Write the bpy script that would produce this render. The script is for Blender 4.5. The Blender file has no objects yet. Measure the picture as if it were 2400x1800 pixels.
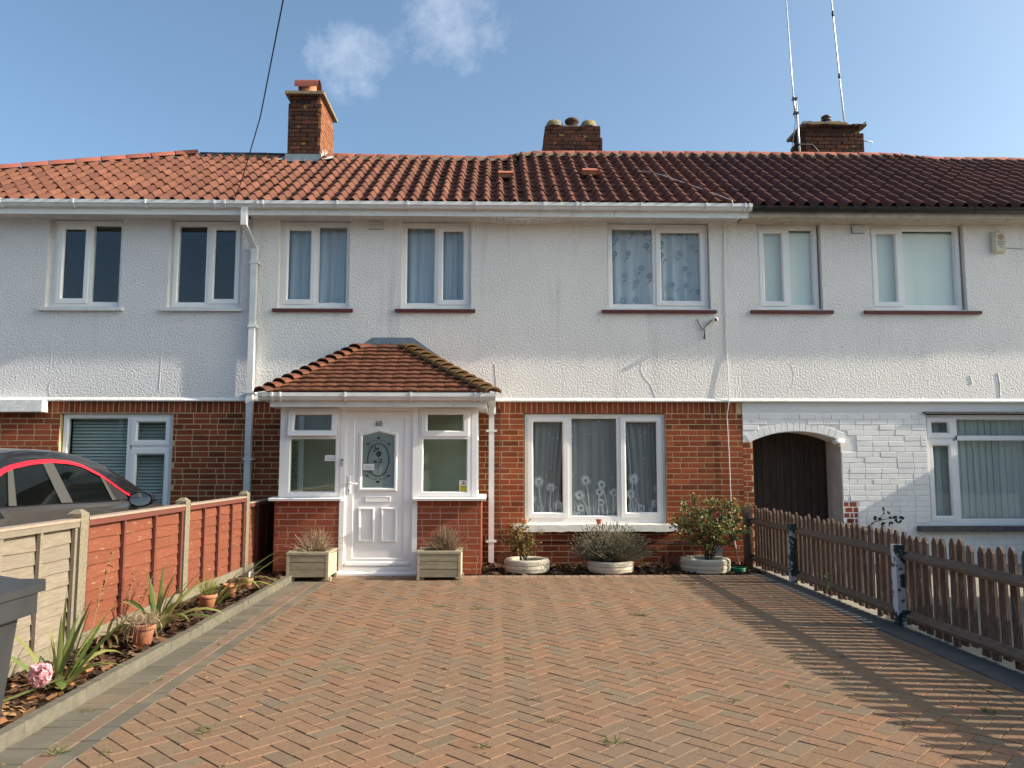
import bpy, math, random
from mathutils import Vector, Matrix
R = math.radians
rnd = random.Random(7)
sc = bpy.context.scene
COL = sc.collection

# ---------------------------------------------------------------- camera, sky, sun, exposure
PITCH, YAW = 5.706, 1.170
cam = bpy.data.cameras.new('camera'); camo = bpy.data.objects.new('camera', cam); COL.objects.link(camo)
cam.sensor_width = 36.0; cam.lens = 790.0 / 1024 * 36.0; cam.clip_end = 2000; cam.clip_start = .05
camo.location = (0, -10.85, 1.36)
camo.rotation_euler = (R(90 + PITCH), 0, R(-YAW))
sc.camera = camo

SUN_EL, SUN_A = 28.6, 6.5            # elevation; angle in front of the facade plane, light from the right
sd = Vector((math.cos(R(SUN_EL)) * math.cos(R(SUN_A)), -math.cos(R(SUN_EL)) * math.sin(R(SUN_A)), math.sin(R(SUN_EL))))
sl = bpy.data.lights.new('sun', 'SUN'); sl.energy = 4.0; sl.angle = R(.53); sl.color = (1.0, .90, .75)
so = bpy.data.objects.new('sun', sl); COL.objects.link(so)
so.rotation_euler = sd.to_track_quat('Z', 'Y').to_euler()

w = bpy.data.worlds.new('World'); sc.world = w; w.use_nodes = True
nt = w.node_tree; N = nt.nodes; L = nt.links
N.clear()
out = N.new('ShaderNodeOutputWorld'); bg = N.new('ShaderNodeBackground'); sky = N.new('ShaderNodeTexSky')
sky.sky_type = 'NISHITA'; sky.sun_disc = False
sky.sun_elevation = R(SUN_EL); sky.sun_rotation = math.atan2(sd.x, sd.y)
sky.altitude = 50; sky.air_density = .8; sky.dust_density = 3.6; sky.ozone_density = 2.8
bg.inputs[1].default_value = .145
tc = N.new('ShaderNodeTexCoord')
# two small fair-weather clouds, placed by their direction in the sky
def cloud_mask(d, rx, ry, amount):
    d = Vector(d).normalized()
    ux = d.cross(Vector((0, 0, 1))).normalized(); uy = ux.cross(d).normalized()
    def dot(v):
        n = N.new('ShaderNodeVectorMath'); n.operation = 'DOT_PRODUCT'
        L.new(tc.outputs['Generated'], n.inputs[0]); n.inputs[1].default_value = v
        return n.outputs['Value']
    def m(op, a, b):
        n = N.new('ShaderNodeMath'); n.operation = op
        for i, x in enumerate((a, b)):
            if isinstance(x, (int, float)): n.inputs[i].default_value = x
            else: L.new(x, n.inputs[i])
        return n.outputs[0]
    px = m('DIVIDE', dot(ux), rx); py = m('DIVIDE', dot(uy), ry)
    r2 = m('ADD', m('MULTIPLY', px, px), m('MULTIPLY', py, py))
    fall = m('SUBTRACT', 1.0, r2)
    front = m('GREATER_THAN', dot(d), .5)
    nz = N.new('ShaderNodeTexNoise'); nz.inputs['Scale'].default_value = 11; nz.inputs['Detail'].default_value = 7; nz.inputs['Roughness'].default_value = .66
    L.new(tc.outputs['Generated'], nz.inputs['Vector'])
    v = m('ADD', fall, m('MULTIPLY', m('SUBTRACT', nz.outputs['Fac'], .56), 4.6))
    v = m('MULTIPLY', m('MINIMUM', m('MAXIMUM', m('MULTIPLY', v, .42), 0.0), 1.0), m('MINIMUM', m('MAXIMUM', m('MULTIPLY', fall, 2.0), 0.0), 1.0))
    return m('MULTIPLY', m('MULTIPLY', v, front), amount)
def addm(a, b):
    n = N.new('ShaderNodeMath'); n.operation = 'ADD'; n.use_clamp = True; L.new(a, n.inputs[0]); L.new(b, n.inputs[1]); return n.outputs[0]
masks = [((-.1745, .8703, .4604), .064, .052, .66), ((-.0505, .8679, .4991), .084, .062, .58)]
mk = None
for a in masks:
    c = cloud_mask(*a); mk = c if mk is None else addm(mk, c)
tint = N.new('ShaderNodeMixRGB'); tint.blend_type = 'MULTIPLY'; tint.inputs[0].default_value = 1; L.new(sky.outputs[0], tint.inputs[1]); tint.inputs[2].default_value = (.95, 1.02, .93, 1)
cm = N.new('ShaderNodeMixRGB'); L.new(mk, cm.inputs[0]); L.new(tint.outputs[0], cm.inputs[1]); cm.inputs[2].default_value = (4.4, 4.6, 5.1, 1)
L.new(cm.outputs[0], bg.inputs[0]); L.new(bg.outputs[0], out.inputs[0])

sc.view_settings.view_transform = 'Standard'; sc.view_settings.look = 'None'
sc.view_settings.gamma = 1; sc.view_settings.use_curve_mapping = False
sc.view_settings.exposure = .9
sc.cycles.max_bounces = 8; sc.cycles.transparent_max_bounces = 16

# ---------------------------------------------------------------- materials
MATS = {}
def mat(name, base, var=None, vs=6, vlo=.35, vhi=.7, rough=.75, bump=0, bs=60, rn=0, pal=None, spec=.4, metal=0, st=None,
        dirt=None, det=5, bdist=.01, bst=None, coat=0, sub=0, alpha=None, trans=0):
    """base colour mixed with var by noise; pal: colours picked per piece; rn: value jitter per piece; dirt: (colour, scale, lo, hi)"""
    if name in MATS: return MATS[name]
    m = bpy.data.materials.new(name); m.use_nodes = True; MATS[name] = m
    nt = m.node_tree; n = nt.nodes; l = nt.links
    p = n['Principled BSDF']; p.inputs['Roughness'].default_value = rough; p.inputs['Metallic'].default_value = metal
    p.inputs['Specular IOR Level'].default_value = spec
    if coat: p.inputs['Coat Weight'].default_value = coat; p.inputs['Coat Roughness'].default_value = .05
    geo = n.new('ShaderNodeNewGeometry')
    pos = geo.outputs['Position']
    if st:
        mp = n.new('ShaderNodeMapping'); mp.inputs['Scale'].default_value = st; l.new(pos, mp.inputs[0]); pos = mp.outputs[0]
    def noise(scale, detail=det, vec=pos):
        t = n.new('ShaderNodeTexNoise'); t.inputs['Scale'].default_value = scale; t.inputs['Detail'].default_value = detail; t.inputs['Roughness'].default_value = .6
        l.new(vec, t.inputs['Vector']); return t.outputs['Fac']
    def ramp(v, lo, hi):
        r = n.new('ShaderNodeMapRange'); r.inputs[1].default_value = lo; r.inputs[2].default_value = hi; l.new(v, r.inputs[0]); return r.outputs[0]
    def mix(f, a, b, mode='MIX'):
        x = n.new('ShaderNodeMixRGB'); x.blend_type = mode
        for i, v in ((0, f), (1, a), (2, b)):
            if isinstance(v, (int, float)): x.inputs[i].default_value = v
            elif isinstance(v, tuple): x.inputs[i].default_value = (*v, 1)
            else: l.new(v, x.inputs[i])
        return x.outputs[0]
    c = base
    rv = None
    if pal or rn:
        oi = n.new('ShaderNodeObjectInfo')
        ad = n.new('ShaderNodeMath'); ad.operation = 'ADD'; l.new(oi.outputs['Random'], ad.inputs[0]); l.new(geo.outputs['Random Per Island'], ad.inputs[1])
        fr = n.new('ShaderNodeMath'); fr.operation = 'FRACT'; l.new(ad.outputs[0], fr.inputs[0]); rv = fr.outputs[0]
    if pal:
        cr = n.new('ShaderNodeValToRGB'); cr.color_ramp.interpolation = 'LINEAR'
        e = cr.color_ramp.elements
        while len(e) < len(pal): e.new(.5)
        for i, q in enumerate(pal):
            e[i].position = q[3] if len(q) > 3 else i / max(1, len(pal) - 1); e[i].color = (*q[:3], 1)
        l.new(rv, cr.inputs[0]); c = cr.outputs[0]
    if rn:
        ml = n.new('ShaderNodeMath'); ml.operation = 'MULTIPLY'; ml.inputs[1].default_value = 7.31; l.new(rv, ml.inputs[0])
        f2 = n.new('ShaderNodeMath'); f2.operation = 'FRACT'; l.new(ml.outputs[0], f2.inputs[0])
        r = n.new('ShaderNodeMapRange'); r.inputs[3].default_value = 1 - rn; r.inputs[4].default_value = 1 + rn; l.new(f2.outputs[0], r.inputs[0])
        cb = n.new('ShaderNodeCombineXYZ')
        for i in range(3): l.new(r.outputs[0], cb.inputs[i])
        c = mix(1.0, c, cb.outputs[0], 'MULTIPLY')
    if var: c = mix(ramp(noise(vs), vlo, vhi), c, var)
    if dirt:
        for d in (dirt if isinstance(dirt, list) else [dirt]):
            dv = pos
            if len(d) > 4:
                mp = n.new('ShaderNodeMapping'); mp.inputs['Scale'].default_value = d[4]; l.new(geo.outputs['Position'], mp.inputs[0]); dv = mp.outputs[0]
            c = mix(ramp(noise(d[1], 6, dv), d[2], d[3]), c, d[0])
    if isinstance(c, tuple): p.inputs['Base Color'].default_value = (*c, 1)
    else: l.new(c, p.inputs['Base Color'])
    if bump:
        b = n.new('ShaderNodeBump'); b.inputs['Strength'].default_value = bump; b.inputs['Distance'].default_value = bdist
        bv = pos
        if bst:
            mp = n.new('ShaderNodeMapping'); mp.inputs['Scale'].default_value = bst; l.new(geo.outputs['Position'], mp.inputs[0]); bv = mp.outputs[0]
        l.new(noise(bs, 3, bv), b.inputs['Height']); l.new(b.outputs[0], p.inputs['Normal'])
    if sub:
        p.inputs['Subsurface Weight'].default_value = 0
    if trans:   # thin leaf / cloth: let light through
        tr = n.new('ShaderNodeBsdfTranslucent'); mx = n.new('ShaderNodeMixShader'); mx.inputs[0].default_value = trans
        if isinstance(c, tuple): tr.inputs[0].default_value = (*c, 1)
        else: l.new(c, tr.inputs[0])
        l.new(p.outputs[0], mx.inputs[1]); l.new(tr.outputs[0], mx.inputs[2]); l.new(mx.outputs[0], n['Material Output'].inputs[0])
    if alpha is not None:
        tp = n.new('ShaderNodeBsdfTransparent'); mx = n.new('ShaderNodeMixShader'); mx.inputs[0].default_value = alpha
        src = n['Material Output'].inputs[0].links[0].from_socket
        l.new(tp.outputs[0], mx.inputs[1]); l.new(src, mx.inputs[2]); l.new(mx.outputs[0], n['Material Output'].inputs[0])
    return m

def glass(name, tint=(.86, .9, .9), ior=1.75, rough=0.0):
    if name in MATS: return MATS[name]
    m = bpy.data.materials.new(name); m.use_nodes = True; MATS[name] = m
    nt = m.node_tree; n = nt.nodes; l = nt.links; n.clear()
    o = n.new('ShaderNodeOutputMaterial'); lw = n.new('ShaderNodeLayerWeight'); lw.inputs[0].default_value = .5
    pw_ = n.new('ShaderNodeMath'); pw_.operation = 'POWER'; l.new(lw.outputs['Facing'], pw_.inputs[0]); pw_.inputs[1].default_value = 5
    f0 = ((ior - 1) / (ior + 1)) ** 2
    f = n.new('ShaderNodeMapRange'); l.new(pw_.outputs[0], f.inputs[0]); f.inputs[3].default_value = f0; f.inputs[4].default_value = 1.0
    t = n.new('ShaderNodeBsdfTransparent'); t.inputs[0].default_value = (*tint, 1)
    g = n.new('ShaderNodeBsdfGlossy'); g.inputs['Roughness'].default_value = rough; g.inputs['Color'].default_value = (.95, .97, 1, 1)
    x = n.new('ShaderNodeMixShader')
    l.new(f.outputs[0], x.inputs[0]); l.new(t.outputs[0], x.inputs[1]); l.new(g.outputs[0], x.inputs[2]); l.new(x.outputs[0], o.inputs[0])
    return m

G_PANE = glass('window_glass', (.96, .98, .98), 1.5); G_CAR = glass('car_glass', (.42, .5, .46), 1.35)
G_DARK = glass('dim_glass', (.88, .92, .90), 1.5)
UPVC = mat('white_upvc', (.85, .83, .81), (.80, .785, .765), 3, rough=.32, spec=.5)
UPVC_OLD = mat('white_upvc_weathered', (.74, .73, .70), (.55, .54, .50), 9, .5, .85, rough=.4, dirt=((.25, .24, .21), 14, .68, .82))
GUTTER_W = mat('white_gutter_plastic', (.74, .74, .73), (.62, .62, .60), 5, rough=.35, dirt=((.2, .2, .18), 7, .64, .9))
GUTTER_B = mat('black_gutter_plastic', (.012, .014, .016), rough=.35)
RENDER_L = mat('grey_white_roughcast', (.73, .71, .70), (.69, .67, .665), 1.2, rough=.9, bump=.95, bs=38, bdist=.02, spec=.15, dirt=[((.52, .52, .52), 1.3, .6, .95, (2.2, 1, .35)), ((.5, .49, .47), 9, .66, .9)])
RENDER_C = mat('white_roughcast', (.86, .82, .765), (.79, .755, .71), .9, rough=.9, bump=.9, bs=38, bdist=.02, spec=.15, dirt=[((.56, .55, .54), 1.6, .55, .85, (2.4, 1, .3)), ((.5, .47, .42), 11, .68, .9)])
RENDER_R = mat('white_painted_roughcast', (.84, .80, .755), (.78, .745, .71), 1.1, rough=.9, bump=.9, bs=38, bdist=.02, spec=.15, dirt=[((.58, .56, .53), 1.8, .58, .9, (2.4, 1, .3)), ((.5, .47, .42), 11, .68, .9)])
BEAD = mat('painted_render_edge', (.82, .80, .77), (.6, .59, .56), 12, rough=.8, bump=.5, bs=40, spec=.2)
BRICK = mat('red_brown_brick', (0.2108, 0.0522, 0.0282), pal=[(0.1475, 0.0417, 0.0212), (0.2319, 0.0556, 0.0254), (0.2899, 0.0696, 0.0296), (0.2529, 0.0608, 0.0269), (0.3268, 0.0869, 0.0367), (0.1898, 0.0504, 0.0254)], rn=.12, var=(0.1475, 0.0417, 0.0225), vs=22, vlo=.5, vhi=.85, rough=.9, bump=.35, bs=160, bdist=.004, spec=.15, dirt=((.30, .22, .15), 30, .70, .92))
MORTAR = mat('yellow_mortar', (.58, .43, .23), (.46, .34, .185), 25, rough=.95, bump=.3, bs=120, bdist=.003, spec=.1)
BRICK_P = mat('smooth_red_brick', (0.3415, 0.0842, 0.0367), pal=[(0.2277, 0.0566, 0.0257), (0.2846, 0.0697, 0.0322), (0.3188, 0.0842, 0.0386), (0.2619, 0.0661, 0.0304)], rn=.08, var=(0.2163, 0.0601, 0.0312), vs=30, rough=.85, bump=.25, bs=200, bdist=.003, spec=.2)
MORTAR_P = mat('pale_pink_mortar', (.50, .35, .26), (.42, .29, .22), 30, rough=.95, bump=.3, bs=150, bdist=.003, spec=.1)
BRICK_C = mat('sooty_chimney_brick', (.1, .04, .03), pal=[(.045, .025, .02), (.075, .033, .024), (.11, .042, .027), (.06, .029, .022), (.14, .052, .032)], rn=.15, var=(.035, .024, .02), vs=9, vlo=.42, vhi=.75, rough=.92, bump=.5, bs=90, bdist=.005, spec=.15, dirt=[((.30, .27, .2), 24, .66, .78), ((.30, .19, .05), 9, .61, .70)])
MORTAR_C = mat('old_chimney_mortar', (.24, .17, .11), (.13, .1, .075), 12, rough=.95, bump=.5, bs=100, spec=.1)
BRICK_WH = mat('white_painted_brick', (.83, .81, .775), (.75, .735, .705), 5, rn=.04, rough=.75, bump=.4, bs=45, bdist=.006, spec=.25, dirt=((.48, .46, .43), 4.5, .68, .9))
BRICK_C_SUN = mat('sunlit_chimney_flank_brick', (.3, .13, .06), pal=[(.22, .085, .042), (.30, .125, .06), (.26, .10, .05), (.17, .065, .036)], rn=.12, var=(.18, .075, .04), vs=9, rough=.92, bump=.5, bs=90, bdist=.005, spec=.15, dirt=((.42, .33, .18), 16, .62, .76))  # cleaner right flank, with its sunlit brightness painted into a lighter palette
CEMENT = mat('lichened_cement', (.24, .22, .19), (.13, .12, .10), 18, rough=.95, bump=.8, bs=60, spec=.1, dirt=[((.42, .40, .32), 22, .56, .7), ((.34, .23, .06), 8, .5, .62)])
TILE = mat('terracotta_pantile', (0.254, 0.0917, 0.047), pal=[(0.121, 0.048, 0.0302), (0.1512, 0.0599, 0.037), (0.1754, 0.0705, 0.043), (0.1421, 0.055, 0.0336), (0.1119, 0.0437, 0.0302)], rn=.1, var=(0.1089, 0.048, 0.035), vs=9, vlo=.45, vhi=.8, rough=.85, bump=.25, bs=130, bdist=.004, spec=.2, dirt=((.11, .055, .045), 5, .62, .82))
TILE_D = mat('dark_brown_pantile', (0.215, 0.0765, 0.054), pal=[(0.1075, 0.045, 0.0342), (0.1419, 0.0576, 0.0423), (0.1204, 0.0504, 0.0378), (0.0903, 0.0414, 0.0333)], rn=.12, var=(0.0774, 0.0396, 0.0342), vs=9, vlo=.45, vhi=.8, rough=.88, bump=.25, bs=130, bdist=.004, spec=.2, dirt=((.09, .05, .043), 5, .58, .8))  # darker, browner palette for the right house's roof tiles
TILE_P = mat('mossy_plain_tile', (0.1693, 0.0646, 0.0367), pal=[(0.1317, 0.0503, 0.0293), (0.1818, 0.0646, 0.0355), (0.2132, 0.0743, 0.0398), (0.1568, 0.0549, 0.0319)], rn=.12, var=(0.094, 0.0484, 0.0306), vs=16, rough=.9, bump=.4, bs=120, bdist=.005, spec=.15, dirt=[((.46, .42, .34), 34, .66, .76), ((.09, .07, .045), 9, .6, .8)])
RIDGE = mat('red_ridge_tile', (0.208, 0.068, 0.0467), pal=[(0.176, 0.0553, 0.0408), (0.232, 0.0765, 0.0527), (0.2, 0.0646, 0.0459)], rn=.1, var=(0.208, 0.0723, 0.051), vs=14, rough=.85, bump=.3, bs=100, spec=.2, dirt=((.38, .36, .30), 26, .70, .82))
RIDGE_K = mat('black_plastic_ridge', (.018, .018, .022), rough=.5)
BEDDING = mat('mossy_mortar_bedding', (.26, .21, .14), (.12, .11, .07), 25, rough=.95, bump=.7, bs=60, spec=.1)
DECK = mat('dark_roof_felt', (.03, .025, .022), rough=.95)
LEAD = mat('grey_lead_flashing', (0.156, 0.196, 0.234), (0.216, 0.266, 0.312), 16, rough=.5, bump=.3, bs=30, spec=.5, dirt=((.5, .5, .5), 12, .68, .85))
LEAD_N = mat('bright_new_flashing', (.62, .61, .58), (.5, .5, .48), 20, rough=.55, bump=.3, bs=30)
SOFFIT = mat('white_soffit_board', (.66, .64, .60), (.52, .49, .44), 6, rough=.55, dirt=((.22, .18, .14), 5, .66, .85))
SOFFIT_R = mat('peeling_cream_soffit', (.52, .46, .37), (.36, .31, .24), 8, rough=.85, bump=.4, bs=50, dirt=((.16, .12, .09), 9, .62, .75))
SILL_RED = mat('dull_red_sill_tile', (.13, .032, .03), (.10, .028, .026), 10, rough=.7, dirt=((.35, .25, .22), 40, .7, .8))
SILL_W = mat('white_painted_sill', (.70, .695, .68), (.6, .59, .57), 8, rough=.7, bump=.3, bs=60)
SILL_K = mat('flaking_black_sill', (.06, .06, .062), (.11, .105, .10), 12, rough=.7, bump=.3, bs=50, dirt=((.4, .37, .30), 20, .66, .75))
SILL_C = mat('white_painted_concrete_sill', (.76, .73, .66), (.64, .61, .54), 14, rough=.85, bump=.6, bs=70, bdist=.006, dirt=((.3, .26, .2), 30, .68, .8))
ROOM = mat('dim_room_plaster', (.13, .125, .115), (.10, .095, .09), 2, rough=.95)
CURTAIN_B = mat('pale_blue_curtain', (.52, .58, .62), (.38, .44, .50), 3, rough=.9, st=(12, 12, .5))
CURTAIN_W = mat('white_net_curtain', (.80, .83, .84), (.64, .69, .71), 3, rough=.9, st=(14, 14, .5), trans=.2)
PRINT_G = mat('grey_flower_print', (.24, .28, .32), rough=.9)
BLIND_C = mat('cream_roller_blind', (.86, .87, .76), (.83, .84, .73), 2, rough=.9)
BLIND_V = mat('grey_green_vertical_blind', (.50, .55, .52), rn=.1, rough=.9)
BLIND_S = mat('grey_venetian_slat', (.60, .61, .60), rn=.06, rough=.55)
VOILE = mat('sheer_voile', (.70, .71, .69), rough=.95, alpha=.42)
VOILE_P = mat('white_dandelion_print', (.88, .89, .88), rough=.95, alpha=.95)
WOOD_DK = mat('dark_stained_planks', (0.0351, 0.0257, 0.0203), rn=.35, var=(0.0743, 0.0567, 0.0446), vs=5, vlo=.4, vhi=.8, st=(14, 14, 1.2), rough=.85, bump=.5, bs=30, bdist=.004, spec=.25)
PICKET = mat('weathered_brown_picket', (.115, .07, .05), rn=.22, var=(.20, .16, .13), vs=6, vlo=.45, vhi=.75, st=(14, 14, 1.6), rough=.88, bump=.6, bs=30, bdist=.004, spec=.2, dirt=[((.34, .29, .25), 5, .58, .74, (8, 8, 1.6)), ((.04, .028, .022), 5, .60, .75, (10, 10, 1))])
RAIL = mat('grey_brown_rail', (0.216, 0.1485, 0.1013), rn=.1, var=(0.1215, 0.0878, 0.0648), vs=6, st=(12, 1.4, 12), rough=.88, bump=.5, bs=30, bdist=.004, spec=.2)
FLAKE = mat('flaking_white_post_paint', (.62, .62, .63), (.025, .045, .04), 9, .5, .54, rough=.8, bump=.5, bs=20, det=7)
FLAKE_G = mat('flaking_green_post_paint', (.03, .055, .048), (.5, .5, .5), 8, .52, .56, rough=.8, bump=.5, bs=20, det=7, dirt=((.2, .07, .035), 6, .64, .72))
GREYWOOD = mat('silvered_fence_board', (0.2294, 0.1924, 0.1482), rn=.12, var=(0.1702, 0.1369, 0.1026), vs=5, vlo=.35, vhi=.7, st=(16, 1.3, 16), rough=.85, bump=.5, bs=26, bdist=.004, spec=.2, dirt=[((.13, .10, .075), 4, .62, .76, (14, 1.4, 14)), ((.085, .06, .042), 8, .72, .78, (4, 4, 4))])
REDWOOD = mat('red_stained_fence_board', (0.1955, 0.0566, 0.0284), rn=.1, var=(0.1498, 0.0511, 0.0284), vs=5, st=(14, 1.5, 14), rough=.8, bump=.5, bs=26, bdist=.004, spec=.25, dirt=[((.36, .24, .17), 5, .60, .74, (9, 1.6, 14)), ((.10, .035, .025), 6, .64, .8, (12, 2, 12))])
REDWOOD2 = mat('red_stained_fence_batten', (0.1445, 0.0378, 0.0256), (0.119, 0.0378, 0.0285), 6, rough=.8, bump=.4, bs=40, dirt=((.40, .27, .19), 9, .70, .80))
GREYRAIL = mat('bleached_fence_rail', (0.345, 0.285, 0.225), (0.27, 0.1875, 0.135), 7, st=(10, 2, 10), rough=.85, bump=.4, bs=40)
CONC = mat('mottled_concrete', (0.2304, 0.198, 0.1404), (0.1512, 0.1296, 0.0864), 40, rough=.95, bump=.5, bs=110, bdist=.004, spec=.15, dirt=((.15, .14, .10), 5, .60, .85))
PAVER = mat('block_paver', (0.222, 0.1208, 0.0757), pal=[(0.222, 0.1329, 0.0794), (0.2442, 0.137, 0.0817), (0.259, 0.1385, 0.0832), (0.2294, 0.1434, 0.0892), (0.2405, 0.1354, 0.0802), (0.2109, 0.1385, 0.0892), (0.185, 0.1434, 0.0968), (0.259, 0.137, 0.0817), (0.2257, 0.1329, 0.0794), (0.1739, 0.141, 0.0984)], rn=.08, var=(0.2035, 0.137, 0.0832), vs=3, vlo=.42, vhi=.8, rough=.92, bump=.5, bs=260, bdist=.004, spec=.15, dirt=[((.20, .135, .088), .55, .44, .68), ((.085, .06, .042), 60, .53, .72), ((.34, .24, .17), 85, .60, .74), ((.10, .085, .06), 7, .70, .95), ((.085, .065, .045), 1.1, .70, .86)])
PAVER_G = mat('grey_border_paver', (0.153, 0.135, 0.108), pal=[(0.1215, 0.1098, 0.09), (0.162, 0.1422, 0.1098), (0.1395, 0.1242, 0.099)], rn=.1, var=(0.117, 0.1035, 0.0765), vs=4, rough=.92, bump=.5, bs=240, bdist=.004, spec=.15, dirt=((.22, .16, .105), 1.2, .5, .75))
PAVER_R = mat('red_border_paver', (0.21, 0.1332, 0.0925), rn=.12, var=(0.175, 0.1332, 0.0925), vs=4, rough=.92, bump=.5, bs=240, bdist=.004, spec=.15)
JOINT = mat('sandy_joint_fill', (.075, .062, .04), (.05, .058, .022), 2.4, .45, .7, rough=.98, bump=.6, bs=180, spec=.05)
KERB = mat('grey_kerb_concrete', (0.1591, 0.1443, 0.1116), (0.1147, 0.1036, 0.0792), 15, rn=.1, rough=.95, bump=.5, bs=150, bdist=.004, spec=.1)
SOIL = mat('dark_soil', (.035, .024, .016), (.06, .04, .025), 14, rough=.98, bump=1, bs=50, bdist=.02, spec=.05)
MULCH = mat('bark_mulch', (.06, .03, .018), pal=[(.02, .014, .011), (.05, .028, .018), (.09, .045, .025), (.035, .022, .015), (.13, .06, .03), (.17, .12, .08)], rn=.2, rough=.9, spec=.15)
GROUND = mat('tarmac_ground', (.16, .15, .14), (.13, .125, .12), 3, rough=.95, bump=.3, bs=80)
TERRA = mat('terracotta_pot', (.46, .17, .085), (.40, .16, .085), 14, rough=.85, bump=.2, bs=120, bdist=.003, dirt=((.5, .36, .26), 9, .7, .85))
PLASTIC_G = mat('grey_bin_plastic', (.028, .030, .032), (.038, .04, .042), 8, rough=.45, bump=.15, bs=200, bdist=.002, dirt=((.16, .17, .17), 24, .68, .8))
TYRE = mat('cream_painted_tyre', (0.558, 0.504, 0.396), (0.45, 0.405, 0.3168), 9, rough=.75, bump=.2, bs=60, dirt=((.28, .24, .19), 22, .68, .85))
PLANTER = mat('weathered_planter_board', (0.4224, 0.3696, 0.2548), rn=.1, var=(0.2851, 0.2482, 0.1716), vs=5, st=(1.5, 14, 14), rough=.88, bump=.4, bs=40, bdist=.003, spec=.2, dirt=((.14, .125, .09), 6, .64, .85))
PLANTER_S = mat('bleached_planter_end', (0.52, 0.44, 0.3123), rn=.08, var=(0.4, 0.33, 0.2342), vs=5, st=(14, 1.5, 14), rough=.88, bump=.4, bs=40, bdist=.003)
LEAF = mat('rose_leaf', (0.096, 0.16, 0.045), pal=[(0.056, 0.112, 0.033), (0.096, 0.16, 0.042), (0.144, 0.2, 0.06), (0.08, 0.136, 0.045), (0.224, 0.232, 0.075), (0.4, 0.272, 0.075), (0.352, 0.144, 0.045)], rn=.2, rough=.5, spec=.45, trans=.25)
LEAF_Y = mat('yellowing_leaf', (.2, .15, .05), pal=[(.12, .13, .04), (.30, .2, .06), (.08, .10, .03), (.34, .15, .05), (.06, .09, .03)], rn=.2, rough=.6, trans=.25)
STEM = mat('brown_stem', (.085, .05, .03), (.05, .06, .025), 20, rough=.85)
LAV = mat('lavender_stalk', (.2, .18, .11), pal=[(.13, .14, .075), (.20, .18, .11), (.25, .20, .145), (.17, .165, .10), (.23, .18, .15)], rn=.2, rough=.9, trans=.15)
LAV_D = mat('lavender_leaf', (.09, .10, .065), pal=[(.06, .075, .045), (.11, .12, .075), (.085, .095, .06)], rn=.2, rough=.9, trans=.15)
STRAW = mat('dry_straw_stem', (.42, .31, .2), pal=[(.30, .21, .13), (.46, .35, .23), (.38, .27, .17), (.2, .135, .085)], rn=.2, rough=.9, trans=.15)
STRAW_D = mat('dry_brown_stem', (.24, .17, .10), pal=[(.15, .11, .07), (.28, .2, .125), (.36, .22, .13), (.11, .085, .05)], rn=.2, rough=.9, trans=.15)
SWORD = mat('sword_leaf', (0.1625, 0.228, 0.055), pal=[(0.0813, 0.138, 0.033), (0.1625, 0.216, 0.055), (0.3, 0.3, 0.088), (0.125, 0.18, 0.044)], rn=.15, var=(0.275, 0.264, 0.088), vs=7, vlo=.55, vhi=.85, rough=.5, spec=.4, trans=.3)
SWORD_D = mat('withered_sword_leaf', (.3, .2, .09), pal=[(.12, .15, .05), (.33, .23, .10), (.2, .19, .06), (.36, .19, .08)], rn=.15, rough=.7, trans=.25)
PINK = mat('pink_petal', (.74, .40, .45), (.78, .5, .53), 30, rn=.10, rough=.6, trans=.3)
WEED = mat('weed_green', (.12, .16, .05), pal=[(.07, .11, .03), (.16, .2, .06), (.28, .27, .1), (.11, .14, .04), (.34, .28, .15)], rn=.2, rough=.7, trans=.25)
DRYLEAF = mat('fallen_dry_leaf', (.25, .13, .06), pal=[(.12, .07, .04), (.32, .17, .07), (.42, .3, .17)], rn=.2, rough=.8)
CARPAINT = mat('grey_brown_car_paint', (.052, .046, .042), rough=.3, metal=.35, spec=.5, coat=.8)
CARBLACK = mat('gloss_black_car_paint', (.010, .010, .012), rough=.2, spec=.5, coat=.9)
CARRED = mat('red_car_trim', (.58, .012, .03), rough=.35, spec=.5, coat=.4)
CARSILL = mat('grey_rubber_trim', (.055, .053, .05), rough=.5)
CHROME = mat('bright_metal', (.62, .62, .62), rough=.25, metal=1)
RUBBER = mat('black_rubber', (.012, .012, .012), rough=.7)
MIRROR = mat('mirror_glass', (.5, .56, .55), rough=.05, metal=1)
SEATC = mat('dark_car_trim', (.02, .02, .02), rough=.9)
ALU = mat('antenna_aluminium', (.62, .62, .63), rough=.4, metal=.6)
BLACKPL = mat('black_plastic', (.015, .015, .017), rough=.5)
CABLE_W = mat('white_cable', (.66, .66, .66), rough=.5)
CREAM_PL = mat('aged_cream_plastic', (.62, .58, .43), (.54, .50, .36), 12, rough=.5)
LABELW = mat('white_paper', (.70, .70, .72), rough=.7)
YELLOW = mat('yellow_print', (.62, .50, .03), rough=.6)
BLACKPR = mat('black_print', (.02, .018, .012), rough=.7)
REDPR = mat('red_print', (.36, .09, .07), rough=.7)
GREYPR = mat('grey_print', (.12, .13, .14), rough=.7)
ETCH = mat('frosted_door_glass', (.20, .255, .25), (.18, .23, .225), 3, rough=.16, spec=.6)
ETCHP = mat('dark_etched_line', (.012, .018, .018), rough=.4)
DOORW = mat('white_door_upvc', (.85, .83, .81), rough=.3, spec=.5)
VENTB = mat('terracotta_air_brick', (.24, .075, .042), (.2, .065, .04), 20, rough=.9, bump=.3, bs=100)
HOLE = mat('dark_hole', (.008, .007, .006), rough=1)
HEDGE = mat('hedge_green', (.06, .085, .03), (.03, .05, .016), 3, pal=[(.04, .065, .02), (.08, .105, .035), (.06, .085, .03)], rough=.8, bump=1, bs=10, bdist=.1)
GREENP = mat('green_hose_plastic', (.01, .16, .07), rough=.4)
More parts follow.
